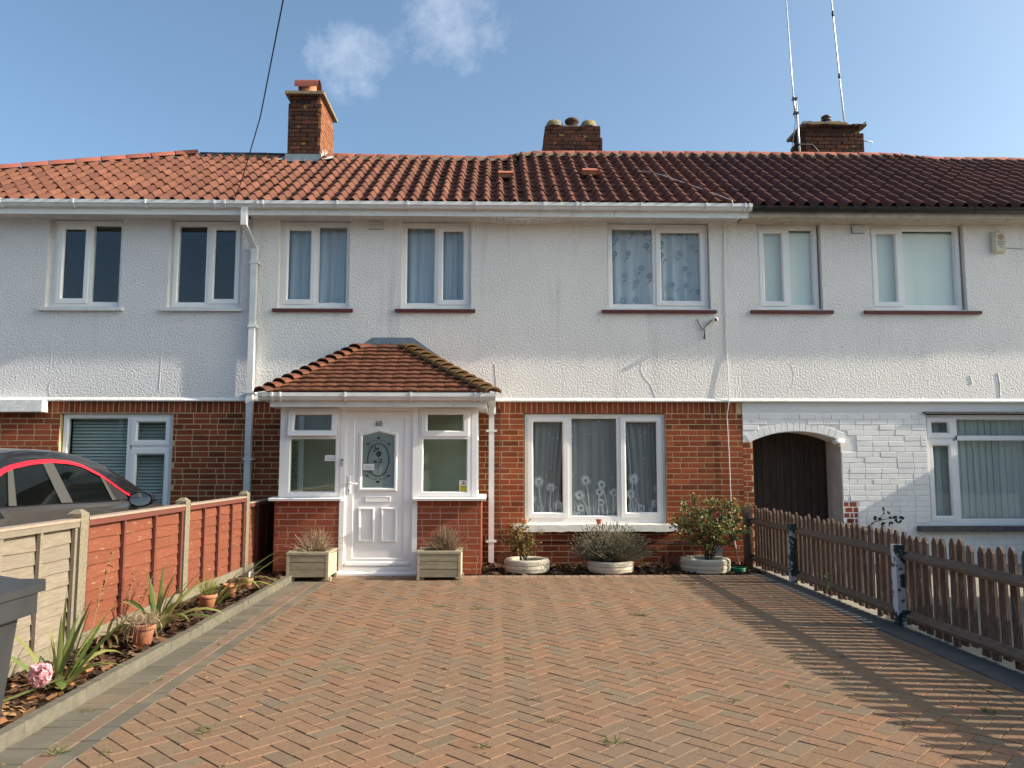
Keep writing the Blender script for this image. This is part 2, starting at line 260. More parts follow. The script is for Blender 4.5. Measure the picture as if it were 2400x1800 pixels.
BLUEGREY = mat('pale_grey_plastic', (.36, .42, .44), rough=.5)

# ---------------------------------------------------------------- mesh helpers
WL = {}
class MB:
    def __init__(s): s.v = []; s.f = []; s.sm = []
    def add(s, vs, fs, smooth=False):
        o = len(s.v); s.v += [tuple(v) for v in vs]; s.f += [tuple(i + o for i in f) for f in fs]; s.sm += [smooth] * len(fs); return s
    def box(s, x0, x1, y0, y1, z0, z1):
        return s.add([(x0, y0, z0), (x1, y0, z0), (x1, y1, z0), (x0, y1, z0), (x0, y0, z1), (x1, y0, z1), (x1, y1, z1), (x0, y1, z1)],
                     [(0, 3, 2, 1), (4, 5, 6, 7), (0, 1, 5, 4), (1, 2, 6, 5), (2, 3, 7, 6), (3, 0, 4, 7)])
    def cbox(s, x0, x1, y0, y1, z0, z1, c=.004):
        """box with chamfered front (-y), top and side edges"""
        X = [x0, x0 + c, x1 - c, x1]; Z = [z0, z0 + c, z1 - c, z1]
        v = [(X[1], y0, Z[1]), (X[2], y0, Z[1]), (X[2], y0, Z[2]), (X[1], y0, Z[2]), (X[0], y0 + c, Z[0]), (X[3], y0 + c, Z[0]), (X[3], y0 + c, Z[3]), (X[0], y0 + c, Z[3]),
             (X[0], y1, Z[0]), (X[3], y1, Z[0]), (X[3], y1, Z[3]), (X[0], y1, Z[3])]
        f = [(0, 1, 2, 3), (4, 5, 1, 0), (5, 6, 2, 1), (6, 7, 3, 2), (7, 4, 0, 3), (8, 9, 5, 4), (9, 10, 6, 5), (10, 11, 7, 6), (11, 8, 4, 7), (8, 11, 10, 9)]
        return s.add(v, f)
    def quad(s, a, b, c, d, smooth=False): return s.add([a, b, c, d], [(0, 1, 2, 3)], smooth)
    def prism(s, poly, y0, y1):
        """polygon in xz, counter-clockwise seen from -y, extruded along y"""
        n = len(poly); v = [(x, y0, z) for x, z in poly] + [(x, y1, z) for x, z in poly]
        f = [tuple(range(n)), tuple(range(2 * n - 1, n - 1, -1))] + [((i + 1) % n, i, i + n, (i + 1) % n + n) for i in range(n)]
        return s.add(v, f)
    def prismx(s, poly, x0, x1):
        n = len(poly); v = [(x0, y, z) for y, z in poly] + [(x1, y, z) for y, z in poly]
        f = [tuple(range(n - 1, -1, -1)), tuple(range(n, 2 * n))] + [(i, (i + 1) % n, (i + 1) % n + n, i + n) for i in range(n)]
        return s.add(v, f)
    def prismz(s, poly, z0, z1):
        n = len(poly); v = [(x, y, z0) for x, y in poly] + [(x, y, z1) for x, y in poly]
        f = [tuple(range(n - 1, -1, -1)), tuple(range(n, 2 * n))] + [(i, (i + 1) % n, (i + 1) % n + n, i + n) for i in range(n)]
        return s.add(v, f)
    def tube(s, pts, r, n=6, caps=True, smooth=True):
        pts = [Vector(p) for p in pts]; rs = r if isinstance(r, (list, tuple)) else [r] * len(pts)
        v = []; prev = None
        for i, p in enumerate(pts):
            t = (pts[min(i + 1, len(pts) - 1)] - pts[max(i - 1, 0)]).normalized()
            u = prev - t * prev.dot(t) if prev is not None else t.cross(Vector((0, 0, 1)) if abs(t.z) < .9 else Vector((1, 0, 0)))
            if u.length < 1e-5: u = t.orthogonal()
            u.normalize(); prev = u; b = t.cross(u)
            for k in range(n):
                a = 2 * math.pi * k / n; v.append(p + (u * math.cos(a) + b * math.sin(a)) * rs[i])
        f = [(i * n + k, i * n + (k + 1) % n, (i + 1) * n + (k + 1) % n, (i + 1) * n + k) for i in range(len(pts) - 1) for k in range(n)]
        if caps: f += [tuple(range(n - 1, -1, -1)), tuple(range((len(pts) - 1) * n, len(pts) * n))]
        return s.add(v, f, smooth)
    def lathe(s, prof, c, n=20, smooth=True, close=False):
        """prof: (r, z) pairs"""
        v = [(c[0] + r * math.cos(2 * math.pi * k / n), c[1] + r * math.sin(2 * math.pi * k / n), c[2] + z) for r, z in prof for k in range(n)]
        f = [(i * n + k, i * n + (k + 1) % n, (i + 1) * n + (k + 1) % n, (i + 1) * n + k) for i in range(len(prof) - 1) for k in range(n)]
        if close: f.append(tuple(range((len(prof) - 1) * n, len(prof) * n)))
        return s.add(v, f, smooth)
    def ring(s, x0, x1, z0, z1, w, yf, yb, bev=.012):
        """mitred rectangular frame: front at yf, inner chamfer back to the glass, sides back to yb"""
        o = [(x0, z0), (x1, z0), (x1, z1), (x0, z1)]; i = [(x0 + w, z0 + w), (x1 - w, z0 + w), (x1 - w, z1 - w), (x0 + w, z1 - w)]
        j = [(x0 + w + bev, z0 + w + bev), (x1 - w - bev, z0 + w + bev), (x1 - w - bev, z1 - w - bev), (x0 + w + bev, z1 - w - bev)]
        v = [(x, yb, z) for x, z in o] + [(x, yf, z) for x, z in o] + [(x, yf, z) for x, z in i] + [(x, yf + bev * 1.3, z) for x, z in j] + [(x, yb, z) for x, z in j]
        f = []
        for k in range(4):
            q = (k + 1) % 4
            for a in range(4): f.append((a * 4 + k, a * 4 + q, a * 4 + 4 + q, a * 4 + 4 + k))
        return s.add(v, f)
    def mesh(s, name, m=None):
        me = bpy.data.meshes.new(name); me.from_pydata(s.v, [], s.f); me.update()
        if any(s.sm): me.polygons.foreach_set('use_smooth', s.sm)
        if m: me.materials.append(m)
        return me
    def build(s, name, m, parent=None, **props):
        """vertices are given in world space; the object sits at its parent's origin"""
        if parent is not None:
            b = WL.get(parent.name, Vector()); s.v = [(x - b.x, y - b.y, z - b.z) for x, y, z in s.v]
        return link(name, s.mesh(name, m), parent, **props)
def link(name, data, parent=None, loc=None, rot=None, scale=None, **props):
    o = bpy.data.objects.new(name, data); COL.objects.link(o)
    b = Vector()
    if parent is not None: o.parent = parent; b = WL.get(parent.name, Vector())
    if loc is not None: o.location = Vector(loc) - b; WL[o.name] = Vector(loc)
    else: WL[o.name] = b.copy()
    if rot is not None: o.rotation_euler = rot
    if scale is not None: o.scale = scale
    for k, v in props.items(): o[k] = v
    return o
def thing(name, label, cat, loc=(0, 0, 0), group=None):
    o = link(name, None, None, loc); o.empty_display_size = .1
    o['label'] = label; o['category'] = cat
    if group: o['group'] = group
    return o
def tag(o, label, cat, group=None):
    o['label'] = label; o['category'] = cat
    if group: o['group'] = group
    return o
def text(name, s, size, loc, m, parent, ext=.001, rot=(R(90), 0, 0), align='CENTER', sx=1):
    cu = bpy.data.curves.new(name, 'FONT'); cu.body = s; cu.size = size; cu.extrude = ext; cu.align_x = align; cu.align_y = 'CENTER'
    tmp = bpy.data.objects.new('tmp', cu); COL.objects.link(tmp); bpy.context.view_layer.update()
    me = bpy.data.meshes.new_from_object(tmp.evaluated_get(bpy.context.evaluated_depsgraph_get())); me.name = name
    bpy.data.objects.remove(tmp); me.materials.clear(); me.materials.append(m)
    return link(name, me, parent, loc, rot, (sx, 1, 1))
def grid_cells(x0, x1, z0, z1, holes):
    xs = sorted({x0, x1, *[min(max(v, x0), x1) for h in holes for v in h[:2]]}); zs = sorted({z0, z1, *[min(max(v, z0), z1) for h in holes for v in h[2:4]]})
    for a, b in zip(xs, xs[1:]):
        for c, d in zip(zs, zs[1:]):
            mx, mz = (a + b) / 2, (c + d) / 2
            if not any(h[0] < mx < h[1] and h[2] < mz < h[3] for h in holes): yield a, b, c, d
def wall_mesh(x0, x1, z0, z1, y, holes, depth=.1, back=.25):
    m = MB()
    for a, b, c, d in grid_cells(x0, x1, z0, z1, holes): m.quad((a, y, c), (b, y, c), (b, y, d), (a, y, d))
    for h in holes:
        a, b, c, d = h[:4]; e = h[4] if len(h) > 4 else depth
        m.quad((a, y, c), (a, y, d), (a, y + e, d), (a, y + e, c)); m.quad((b, y, d), (b, y, c), (b, y + e, c), (b, y + e, d))
        m.quad((b, y, c), (a, y, c), (a, y + e, c), (b, y + e, c)); m.quad((a, y, d), (b, y, d), (b, y + e, d), (a, y + e, d))
    return m
# unit brick: x 0..1 etc. replaced by real sizes; shared per width
BM = {}
def brick_mesh(w, h, m, d=.03, c=.004):
    k = (round(w, 3), round(h, 3), m.name, d)
    if k not in BM: BM[k] = MB().cbox(-w / 2, w / 2, -d, 0, -h / 2, h / 2, c).mesh('brick', m)
    return BM[k]
def lay_bricks(part, x0, x1, z0, z1, y, holes, m, course=.075, bw=.225, joint=.011, proud=.004, limit=300, soldiers=None, vis=None, off=0.0, name='brick', depth=.03, wob=.0012, turn=None):
    """running bond pieces on a wall face at y (facing -y); the first LIMIT as parts, the rest joined"""
    items = []
    def put(xa, xb, za, zb):
        if xb - xa < .03 or zb - za < .02: return
        for h in holes:
            if xa < h[1] - 1e-4 and xb > h[0] + 1e-4 and za < h[3] - .02 and zb > h[2] + .02:
                if h[0] - xa > .03: put(xa, h[0] - joint * .2, za, zb)
                if xb - h[1] > .03: put(h[1] + joint * .2, xb, za, zb)
                return
        items.append((xa, xb, za, zb))
    ztop = z1
    if soldiers:
        n = int((x1 - x0) / course)
        for i in range(n): put(x0 + i * course, min(x1, x0 + (i + 1) * course) - joint, z1 - soldiers, z1 - joint)
        ztop = z1 - soldiers
    k = 0; z = ztop
    while z - course > z0 - .03:
        o = (bw / 2 if k % 2 else 0) + off + rnd.uniform(-.012, .012); x = x0 - o
        while x < x1:
            wd = bw
            if rnd.random() < .12: wd = bw / 2
            put(max(x, x0), min(x + wd - joint, x1), z - course, z - joint); x += wd
        z -= course; k += 1
    if vis: items = [i for i in items if vis((i[0] + i[1]) / 2, (i[2] + i[3]) / 2)]
    rest = MB()
    for n, (xa, xb, za, zb) in enumerate(items):
        yy = y - proud + rnd.uniform(-wob, wob)
        if n < limit:
            wq = round((xb - xa) / .0025) * .0025
            o = link(name, brick_mesh(wq, zb - za, m, depth), part, ((xa + xb) / 2, yy + depth, (za + zb) / 2), (0, rnd.uniform(-.006, .006), rnd.uniform(-.006, .006)))
        else: rest.cbox(xa, xb, yy, yy + depth, za, zb)
    if rest.v: rest.build(name, m, part, kind='stuff')

# ---------------------------------------------------------------- ground
MB().quad((-150, -150, -.05), (150, -150, -.05), (150, 150, -.05), (-150, 150, -.05)).build('ground', GROUND, None, kind='structure')
X0, X1, YF, YN = -2.34, 3.15, -1.06, -8.6
drive = MB().box(X0, X1, YN, YF, -.06, -.009).build('driveway', JOINT, None, kind='structure')
def clip(poly, x0, x1, y0, y1):
    for ax, lim, sg in ((0, x0, 1), (0, x1, -1), (1, y0, 1), (1, y1, -1)):
        o = []
        for i in range(len(poly)):
            p, q = poly[i], poly[(i + 1) % len(poly)]; a = sg * (p[ax] - lim); b = sg * (q[ax] - lim)
            if a >= 0: o.append(p)
            if a * b < 0: t = a / (a - b); o.append((p[0] + t * (q[0] - p[0]), p[1] + t * (q[1] - p[1])))
        poly = o
        if len(poly) < 3: return []
    return poly
def slab(mb, poly, z, h=.045, c=.003, tilt=(0, 0)):
    n = len(poly); cx = sum(p[0] for p in poly) / n; cy = sum(p[1] for p in poly) / n
    def zz(x, y): return z + (x - cx) * tilt[0] + (y - cy) * tilt[1]
    ins = []
    for i in range(n):
        p0, p1, p2 = Vector(poly[i - 1]), Vector(poly[i]), Vector(poly[(i + 1) % n])
        d = ((p0 - p1).normalized() + (p2 - p1).normalized())
        d = d.normalized() * c * 1.4 if d.length > 1e-4 else Vector((cx, cy)) - p1
        ins.append(p1 + d)
    v = [(x, y, z - h) for x, y in poly] + [(x, y, zz(x, y) - c) for x, y in poly] + [(p.x, p.y, zz(p.x, p.y)) for p in ins]
    f = [tuple(range(2 * n, 3 * n))]
    for i in range(n):
        j = (i + 1) % n; f += [(i, j, j + n, i + n), (i + n, j + n, j + 2 * n, i + 2 * n)]
    mb.add(v, f)
HX0, HX1, HY1, HY0 = -1.94, 2.85, -1.27, YN
a_ = .1015; j_ = .0035
full = []; cut = []
rot = lambda p: ((p[0] - p[1]) * .70710678 - .02, (p[0] + p[1]) * .70710678 - 4.9)
for i in range(-70, 70):
    for j in range(-70, 70):
        r4 = (i - j) % 4
        if r4 == 0: q = (i * a_, (i + 2) * a_, j * a_, (j + 1) * a_)
        elif r4 == 3: q = (i * a_, (i + 1) * a_, j * a_, (j + 2) * a_)
        else: continue
        g = j_ / 2
        c4 = [rot(p) for p in ((q[0] + g, q[2] + g), (q[1] - g, q[2] + g), (q[1] - g, q[3] - g), (q[0] + g, q[3] - g))]
        cl = clip(c4, HX0, HX1, HY0, HY1)
        if not cl: continue
        cx = sum(p[0] for p in c4) / 4; cy = sum(p[1] for p in c4) / 4
        if len(cl) == 4 and all(abs(cl[k][0] - c4[k][0]) + abs(cl[k][1] - c4[k][1]) < 1e-6 for k in range(4)): full.append((cx, cy, r4, c4))
        else: cut.append(cl)
def inview(x, y):
    d = y + 10.85
    return d > 3.55 and abs(x - .02 * d) < d * .66
big = sorted([f for f in full if inview(f[0], f[1])], key=lambda f: f[1])
ids = set(id(f) for f in big[:300])
pm = MB(); slab(pm, [(-a_ + g, -a_ / 2 + g), (a_ - g, -a_ / 2 + g), (a_ - g, a_ / 2 - g), (-a_ + g, a_ / 2 - g)], 0); pm = pm.mesh('paver', PAVER)
rest = MB()
for f in full:
    t = (rnd.uniform(-.010, .010), rnd.uniform(-.010, .010)); z = rnd.uniform(-.0016, .0016)
    if id(f) in ids: link('paver', pm, drive, (f[0], f[1], z), (t[0], t[1], R(45 if f[2] == 0 else 135)))
    else: slab(rest, f[3], z, tilt=t)
for c in cut: slab(rest, c, rnd.uniform(-.002, .002))
rest.build('paver', PAVER, drive, kind='stuff')
def strip(x0, x1, y0, y1, nx, ny, m, alt=False):
    mb = MB(); dx = (x1 - x0) / nx; dy = (y1 - y0) / ny
    for i in range(nx):
        for j in range(ny):
            o = (dy / 2 if alt and i % 2 else 0)
            p = clip([(x0 + i * dx + .002, y0 + j * dy + .002 + o), (x0 + (i + 1) * dx - .002, y0 + j * dy + .002 + o), (x0 + (i + 1) * dx - .002, y0 + (j + 1) * dy - .002 + o), (x0 + i * dx + .002, y0 + (j + 1) * dy - .002 + o)], x0, x1, y0, y1)
            if p: slab(mb, p, rnd.uniform(-.002, .002), tilt=(rnd.uniform(-.01, .01), rnd.uniform(-.01, .01)))
    return mb
def strip_parts(x0, x1, y0, y1, nx, ny, m, alt=False):
    """the nearest blocks as parts"""
    dy = (y1 - y0) / ny; dx = (x1 - x0) / nx; me = MB(); slab(me, [(-dx / 2 + .002, -dy / 2 + .002), (dx / 2 - .002, -dy / 2 + .002), (dx / 2 - .002, dy / 2 - .002), (-dx / 2 + .002, dy / 2 - .002)], 0); me = me.mesh('paver', m)
    for i in range(nx):
        for j in range(ny):
            link('paver', me, drive, (x0 + (i + .5) * dx, y0 + (j + .5) * dy, rnd.uniform(-.002, .002)), (rnd.uniform(-.01, .01), rnd.uniform(-.01, .01), 0))
strip(X0, -2.14, YN, YF - .2, 1, 72, 0).build('border_paver', PAVER_G, drive, kind='stuff')
strip(-2.14, -2.04, YN, YF - .2, 1, 36, 0).build('border_paver', PAVER_R, drive, kind='stuff')
strip(-2.04, -1.94, YN, YF - .2, 1, 36, 0).build('border_paver', PAVER_G, drive, kind='stuff')
strip(X0, X1, YF - .2, YF, 54, 1, 0).build('border_paver', mat('beige_edge_paver', (.30, .2, .14), pal=[(.27, .175, .115), (.32, .205, .14), (.25, .17, .12)], rn=.1, var=(.24, .17, .12), vs=5, rough=.92, bump=.5, bs=240, bdist=.004, spec=.15), drive, kind='stuff')
strip(2.85, X1, YN, YF - .2, 3, 36, 0, True).build('border_paver', PAVER, drive, kind='stuff')
# strip under the picket fence, kerb and beds
MB().box(3.15, 3.40, -8.6, -.9, -.05, .004).build('concrete_edging', mat('dark_concrete_edging', (.10, .10, .095), (.07, .07, .066), 6, rough=.95, bump=.4, bs=90), None, kind='structure')
MB().box(3.4, 12, -9, .2, -.06, -.02).build('neighbour_drive', mat('pale_neighbour_concrete', (.28, .25, .2), (.22, .2, .16), 4, rough=.95, bump=.3, bs=90), None, kind='structure')
MB().box(-12, -3.04, -9, .2, -.06, -.02).build('neighbour_path', GROUND, None, kind='structure')
kerb = MB().box(-2.405, -2.345, YN, -1.30, -.05, .02).build('kerb', KERB, None, kind='structure')
km = MB().cbox(-.03, .03, -.297, .297, -.04, .075, .006).mesh('kerb_block', KERB)
for i in range(12): link('kerb_block', km, kerb, (-2.375 + rnd.uniform(-.004, .004), -1.62 - i * .6, rnd.uniform(-.004, .004)), (0, rnd.uniform(-.02, .02), rnd.uniform(-.006, .006)))
bed = MB(); bed.box(-3.04, -2.40, YN, -.03, -.06, .03); bed.build('flower_bed_soil', SOIL, None, kind='structure')
MB().box(-.16, 3.4, -1.055, -.03, -.06, -.01).build('house_bed_soil', SOIL, None, kind='structure')
def mulch(n, x0, x1, y0, y1, z, name, m, s=(.012, .05)):
    mb = MB()
    for _ in range(n):
        x, y = rnd.uniform(x0, x1), rnd.uniform(y0, y1); L_ = rnd.uniform(*s); W_ = L_ * rnd.uniform(.3, .7); a = rnd.uniform(0, 6.28); t = rnd.uniform(-.5, .5); u = rnd.uniform(-.5, .5)
        ca, sa = math.cos(a), math.sin(a); zz = z + rnd.uniform(0, .025)
        P = [(-L_, -W_), (L_, -W_ * .6), (L_ * .8, W_), (-L_ * .9, W_ * .7)]
        mb.add([(x + p * ca - q * sa, y + p * sa + q * ca, zz + p * t + q * u + .012) for p, q in P], [(0, 1, 2, 3)])
    return mb.build(name, m, None, kind='stuff')
mulch(4200, -2.95, -2.42, -8.3, -1.2, .03, 'bark_mulch', MULCH)
mulch(1300, -.1, 3.35, -1.04, -.05, -.01, 'bark_mulch_by_house', MULCH)
mulch(420, -2.92, -2.43, -8.3, -5.6, .05, 'fallen_leaves', mat('orange_leaf_litter', (.3, .15, .06), pal=[(.16, .075, .035), (.33, .15, .055), (.42, .24, .11), (.24, .10, .04)], rn=.15, rough=.7, trans=.2), (.018, .036))

# ---------------------------------------------------------------- the terrace
XL, XM0, XM1, XR = -9.2, -3.40, 3.40, 14.0
ZS, ZB = 4.745, 2.20                      # soffit, bottom of the render
h_left = thing('terraced_house', 'grey-white rendered house with white sills and dark blue upstairs windows, beyond the red fence', 'house', (-6, .5, 0))
h_mid = thing('terraced_house', 'white rendered house number 60 with orange tiled roof and red brick ground floor', 'house', (0, .5, 0))
h_right = thing('terraced_house', 'white painted house with arched passage, black gutter and dark brown tiled roof', 'house', (6, .5, 0))
HOUSES = (h_left, h_mid, h_right)

def curtain(mb, x0, x1, z0, z1, y, amp, waves, n=48, gather=0.0):
    c = []
    for i in range(n + 1):
        t = i / n; c.append((t, math.sin(t * waves * 6.283 + math.sin(t * 9) * 1.2) * amp + math.sin(t * waves * 2.1 * 6.283) * amp * .3))
    v = []
    for z, g in ((z1, 0), ((z0 + z1) / 2, gather * .6), (z0, gather)):
        for t, d in c:
            xx = x0 + (x1 - x0) * (t * (1 - g) if gather >= 0 else 1 - (1 - t) * (1 + g)); v.append((xx, y + d * (1 if z == z0 else .7), z))
    m = n + 1
    mb.add(v, [(r * m + i, r * m + i + 1, (r + 1) * m + i + 1, (r + 1) * m + i) for r in range(2) for i in range(n)], True); return mb
def window(house, x0, x1, z0, z1, y, mulls, lights, room=True, g=None, fw=.05, up=UPVC, room_d=1.6, name='window'):
    mb = MB().ring(x0, x1, z0, z1, fw, y, y + .07, .014)
    for a, b, c, d in mulls: mb.box(a, b, y - .001, y + .066, c, d)
    fr = mb.build(name, up, house)
    for a, b, c, d, kind in lights:
        if kind == 's':
            MB().ring(a, b, c, d, .055, y - .016, y + .03, .016).build('sash', up, fr)
            a, b, c, d = a + .055, b - .055, c + .055, d - .055
        MB().box(a, b, y + .022, y + .034, c, d).build('pane', g or G_PANE, fr)
    if room:
        a, b, c, d, e, f = x0 - .25, x1 + .25, z0 - .3, z1 + .02, y + .13, y + room_d
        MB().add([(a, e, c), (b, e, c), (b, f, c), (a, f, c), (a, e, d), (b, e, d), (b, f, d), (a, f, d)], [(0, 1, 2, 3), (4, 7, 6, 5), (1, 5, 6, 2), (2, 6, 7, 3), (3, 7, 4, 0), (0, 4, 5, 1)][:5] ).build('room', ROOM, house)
    return fr

UP = {'l': [(-6.22, -5.20), (-4.55, -3.545)], 'm': [(-3.03, -2.045), (-1.32, -.348), (1.565, 3.01)], 'r': [(3.682, 4.60), (5.294, 6.652)]}
WZ0, WZ1 = 3.50, ZS
def up_holes(k): return [(a, b, WZ0, WZ1 + .01, .14) for a, b in UP[k]]
# upper render, one wall per house
for hs, k, a, b, m in ((h_left, 'l', XL, XM0, RENDER_L), (h_mid, 'm', XM0, XM1, RENDER_C), (h_right, 'r', XM1, XR, RENDER_R)):
    wm = wall_mesh(a, b, ZB + .04, ZS + .02, 0, up_holes(k), .14)
    wm.build('render_wall', m, hs)
    MB().prismx([(.035, ZB), (-.028, ZB), (-.030, ZB + .014), (-.001, ZB + .052), (.035, ZB + .052)], a, b).build('render_edge', BEAD, hs)
    MB().box(a, b, 5.3, 5.4, 0, 5).build('rear_wall', RENDER_C, hs)
# upstairs windows
y = .07
def two(hs, x0, x1, mx, left, z0=3.525, z1=4.735, g=None, mw=.035):
    lights = [(x0 + .045, mx - mw / 2, z0 + .04, z1 - .045, 's'), (mx + mw / 2 + .02, x1 - .055, z0 + .055, z1 - .06, 'f')] if left else [(x0 + .055, mx - mw / 2 - .02, z0 + .055, z1 - .06, 'f'), (mx + mw / 2, x1 - .045, z0 + .04, z1 - .045, 's')]
    return window(hs, x0, x1, z0, z1, y, [(mx - mw / 2 - .012, mx + mw / 2 + .012, z0 + .03, z1 - .03)], lights, g=g)
two(h_left, -6.15, -5.20, -5.66, True, g=G_PANE); two(h_left, -4.51, -3.545, -4.03, False)
two(h_mid, -3.03, -2.045, -2.52, True); two(h_mid, -1.32, -.348, -.835, False)
two(h_mid, 1.58, 3.0, 2.245, False)
two(h_right, 3.69, 4.57, 4.145, True); two(h_right, 5.31, 6.62, 5.775, True)
def sill(hs, x0, x1, z, m, proj=.06, t=.05, n=None, y1=.12):
    s_ = MB().prismx([(y1, z - t), (-proj, z - t), (-proj, z - .014), (y1, z + .006)], x0, x1).build('window_sill', m, hs); return s_
sill(h_left, -6.28, -5.14, 3.497, SILL_W, .06, .055); sill(h_left, -4.62, -3.505, 3.497, SILL_W, .06, .055)
for a, b in ((-3.09, -1.985), (-1.40, -.29), (1.475, 3.08)): sill(h_mid, a, b, 3.495, SILL_RED, .05, .055)
for a, b in ((3.565, 4.725), (5.17, 6.825)): sill(h_right, a, b, 3.498, SILL_RED, .05, .055)
for hs, a, b in ((h_left, -6.22, -5.2), (h_left, -4.55, -3.545), (h_mid, -3.03, -2.045), (h_mid, -1.32, -.348), (h_mid, 1.565, 3.01), (h_right, 3.682, 4.6), (h_right, 5.294, 6.652)):
    MB().box(a, b, .068, .139, 3.4965, 3.528).build('cill_board', UPVC_OLD, hs)
for a, b in ((-6.22, -6.15), (-4.55, -4.51)): MB().box(a, b - .001, .09, .139, 3.497, 4.75).build('reveal_filler', UPVC_OLD, h_left)
# curtains and blinds behind the upstairs panes
def curt(label, m, *a, **k): return tag(curtain(MB(), *a, **k).build('curtain', m, None), label, 'curtain')
curt('pale blue curtain pulled aside behind upstairs window above the porch, next to the drainpipe', CURTAIN_B, -3.0, -2.07, 3.53, 4.72, .22, .035, 5, gather=.02)
curt('pale blue curtain behind middle upstairs window of number 60', CURTAIN_B, -1.30, -.37, 3.53, 4.72, .22, .03, 6)
cw = curt('white net curtain printed with grey daisies in the widest upstairs window of number 60', CURTAIN_W, 1.6, 2.98, 3.53, 4.70, .215, .035, 7)
pr = MB()
def flower(cx, cz, r, yy, ang, pr):
    for k in range(9):
        a = k * .698 + ang; ca, sa = math.cos(a), math.sin(a)
        pr.add([(cx + ca * r * .1, yy, cz + sa * r * .1), (cx + ca * r * .75 - sa * r * .25, yy, cz + sa * r * .75 + ca * r * .25), (cx + ca * r, yy, cz + sa * r), (cx + ca * r * .75 + sa * r * .25, yy, cz + sa * r * .75 - ca * r * .25)], [(0, 3, 2, 1)])
    sx, sz = math.sin(ang) * .10, -.13
    pr.add([(cx - .004, yy, cz - r), (cx + .004, yy, cz - r), (cx + sx + .003, yy, cz + sz), (cx + sx - .003, yy, cz + sz)], [(0, 1, 2, 3)])
    for s_ in (.75,):
        lx, lz = cx + sx * s_, cz + sz * s_; pr.add([(lx, yy, lz), (lx + .03, yy, lz + .012), (lx + .06, yy, lz + .045), (lx + .022, yy, lz + .035)], [(0, 1, 2, 3)])
pts_ = []
while len(pts_) < 27:
    q = (rnd.uniform(1.63, 2.95), rnd.uniform(3.62, 4.66))
    if all((q[0] - a) ** 2 + (q[1] - b) ** 2 > .165 ** 2 for a, b in pts_): pts_.append(q)
for cx, cz in pts_: flower(cx, cz, rnd.uniform(.036, .052), .164, rnd.choice((-1, 1)) * rnd.uniform(.2, 1.1), pr)
pr.build('flower_print', PRINT_G, cw, kind='stuff')
for a, b, lab in ((3.70, 4.56, 'cream blind drawn down behind narrow upstairs window of the right house'), (5.33, 6.60, 'cream blind drawn down behind wide upstairs window of the right house')):
    tag(curtain(MB(), a, b, 3.53, 4.66, .17, .004, 3).build('roller_blind', BLIND_C, None), lab, 'blind')

# hairline cracks, patched ridges and old screw holes in the render
def crack(hs, pts, r, m): MB().tube([(x_ + rnd.uniform(-.006, .006), .0005, z_) for x_, z_ in pts], r, 5, False).build('plaster_crack', m, hs)
crack(h_mid, [(2.03, 2.78), (2.0, 2.64), (2.06, 2.52), (2.15, 2.44), (2.17, 2.36), (2.21, 2.26)], .004, RENDER_C)
crack(h_mid, [(-.03, 2.72), (-.01, 2.5), (0, 2.26)], .003, HOLE); crack(h_mid, [(1.43, 3.30), (1.43, 3.36)], .004, PRINT_G)
crack(h_right, [(7.02, 2.62), (7.05, 2.45), (7.04, 2.27)], .008, RENDER_R); crack(h_right, [(6.62, 2.58), (6.66, 2.46)], .008, RENDER_R); crack(h_right, [(4.1, 2.75), (4.16, 2.6), (4.12, 2.4)], .003, RENDER_R)
crack(h_left, [(-4.58, 3.42), (-4.585, 3.1), (-4.59, 2.75), (-4.60, 2.35)], .004, RENDER_L); crack(h_left, [(-6.05, 3.42), (-6.07, 3.1), (-6.09, 2.75)], .004, RENDER_L); crack(h_left, [(-6.08, 2.46), (-6.09, 2.36), (-6.06, 2.26)], .004, RENDER_L)
for hs, pts in ((h_mid, ((.06, 4.13), (.08, 3.14), (-.02, 2.95), (-3.22, 4.45), (-3.2, 4.43), (.12, 3.9), (2.6, 3.2))), (h_right, ((4.84, 2.98), (5.75, 2.94), (7.0, 2.93), (7.69, 2.93), (4.0, 3.0), (6.0, 2.75), (7.35, 3.4)))):
    mb = MB()
    for x_, z_ in pts: mb.lathe([(.001, 0), (.009, .004), (.001, .008)], (x_, -.006, z_), 6)
    mb.build('screw_hole', HOLE, hs, kind='stuff')

# --- roof
ROOF_P0 = Vector((0, -.37, 4.835)); ROOF_P1 = Vector((0, 2.6, 6.66))
sdir = (ROOF_P1 - ROOF_P0).normalized(); PIT = math.atan2(sdir.z, sdir.y); SLEN = (ROOF_P1 - ROOF_P0).length
snor = Vector((0, -math.sin(PIT), math.cos(PIT)))
RZ = [(-20, 0), (-5.2, .0), (-2.7, -.005), (.0, -.035), (.26, .0), (.42, .07), (3.5, .085), (7.05, .09), (7.7, .015), (20, .015)]
def rz(x):
    for (a, p), (b, q) in zip(RZ, RZ[1:]):
        if a <= x <= b: return p + (q - p) * (x - a) / (b - a)
def roof_pt(x, s, lift=0):
    p = ROOF_P0 + sdir * s + snor * lift; return Vector((x, p.y, p.z + rz(x) * s / SLEN))
def hip_x(yv): return -5.2 - (2.6 - yv) * 2.0
prof = [(-.012, .014), (.006, .052), (.026, .074), (.048, .082), (.070, .073), (.090, .042), (.106, .014), (.13, 0), (.17, -.001), (.2, .022)]
def tile_mesh(m, ln=.36, th=.013):
    mb = MB(); n = len(prof)
    v = [(x, 0, z) for x, z in prof] + [(x, ln, z) for x, z in prof] + [(x, 0, z - th) for x, z in prof]
    f = [(i, i + 1, n + i + 1, n + i) for i in range(n - 1)]; mb.add(v[:2 * n], f, True)
    mb.add(v[:n] + v[2 * n:], [(n + i, n + i + 1, i + 1, i) for i in range(n - 1)])
    return mb.mesh('roof_tile', m)
NROW = 12; GAUGE = SLEN / NROW
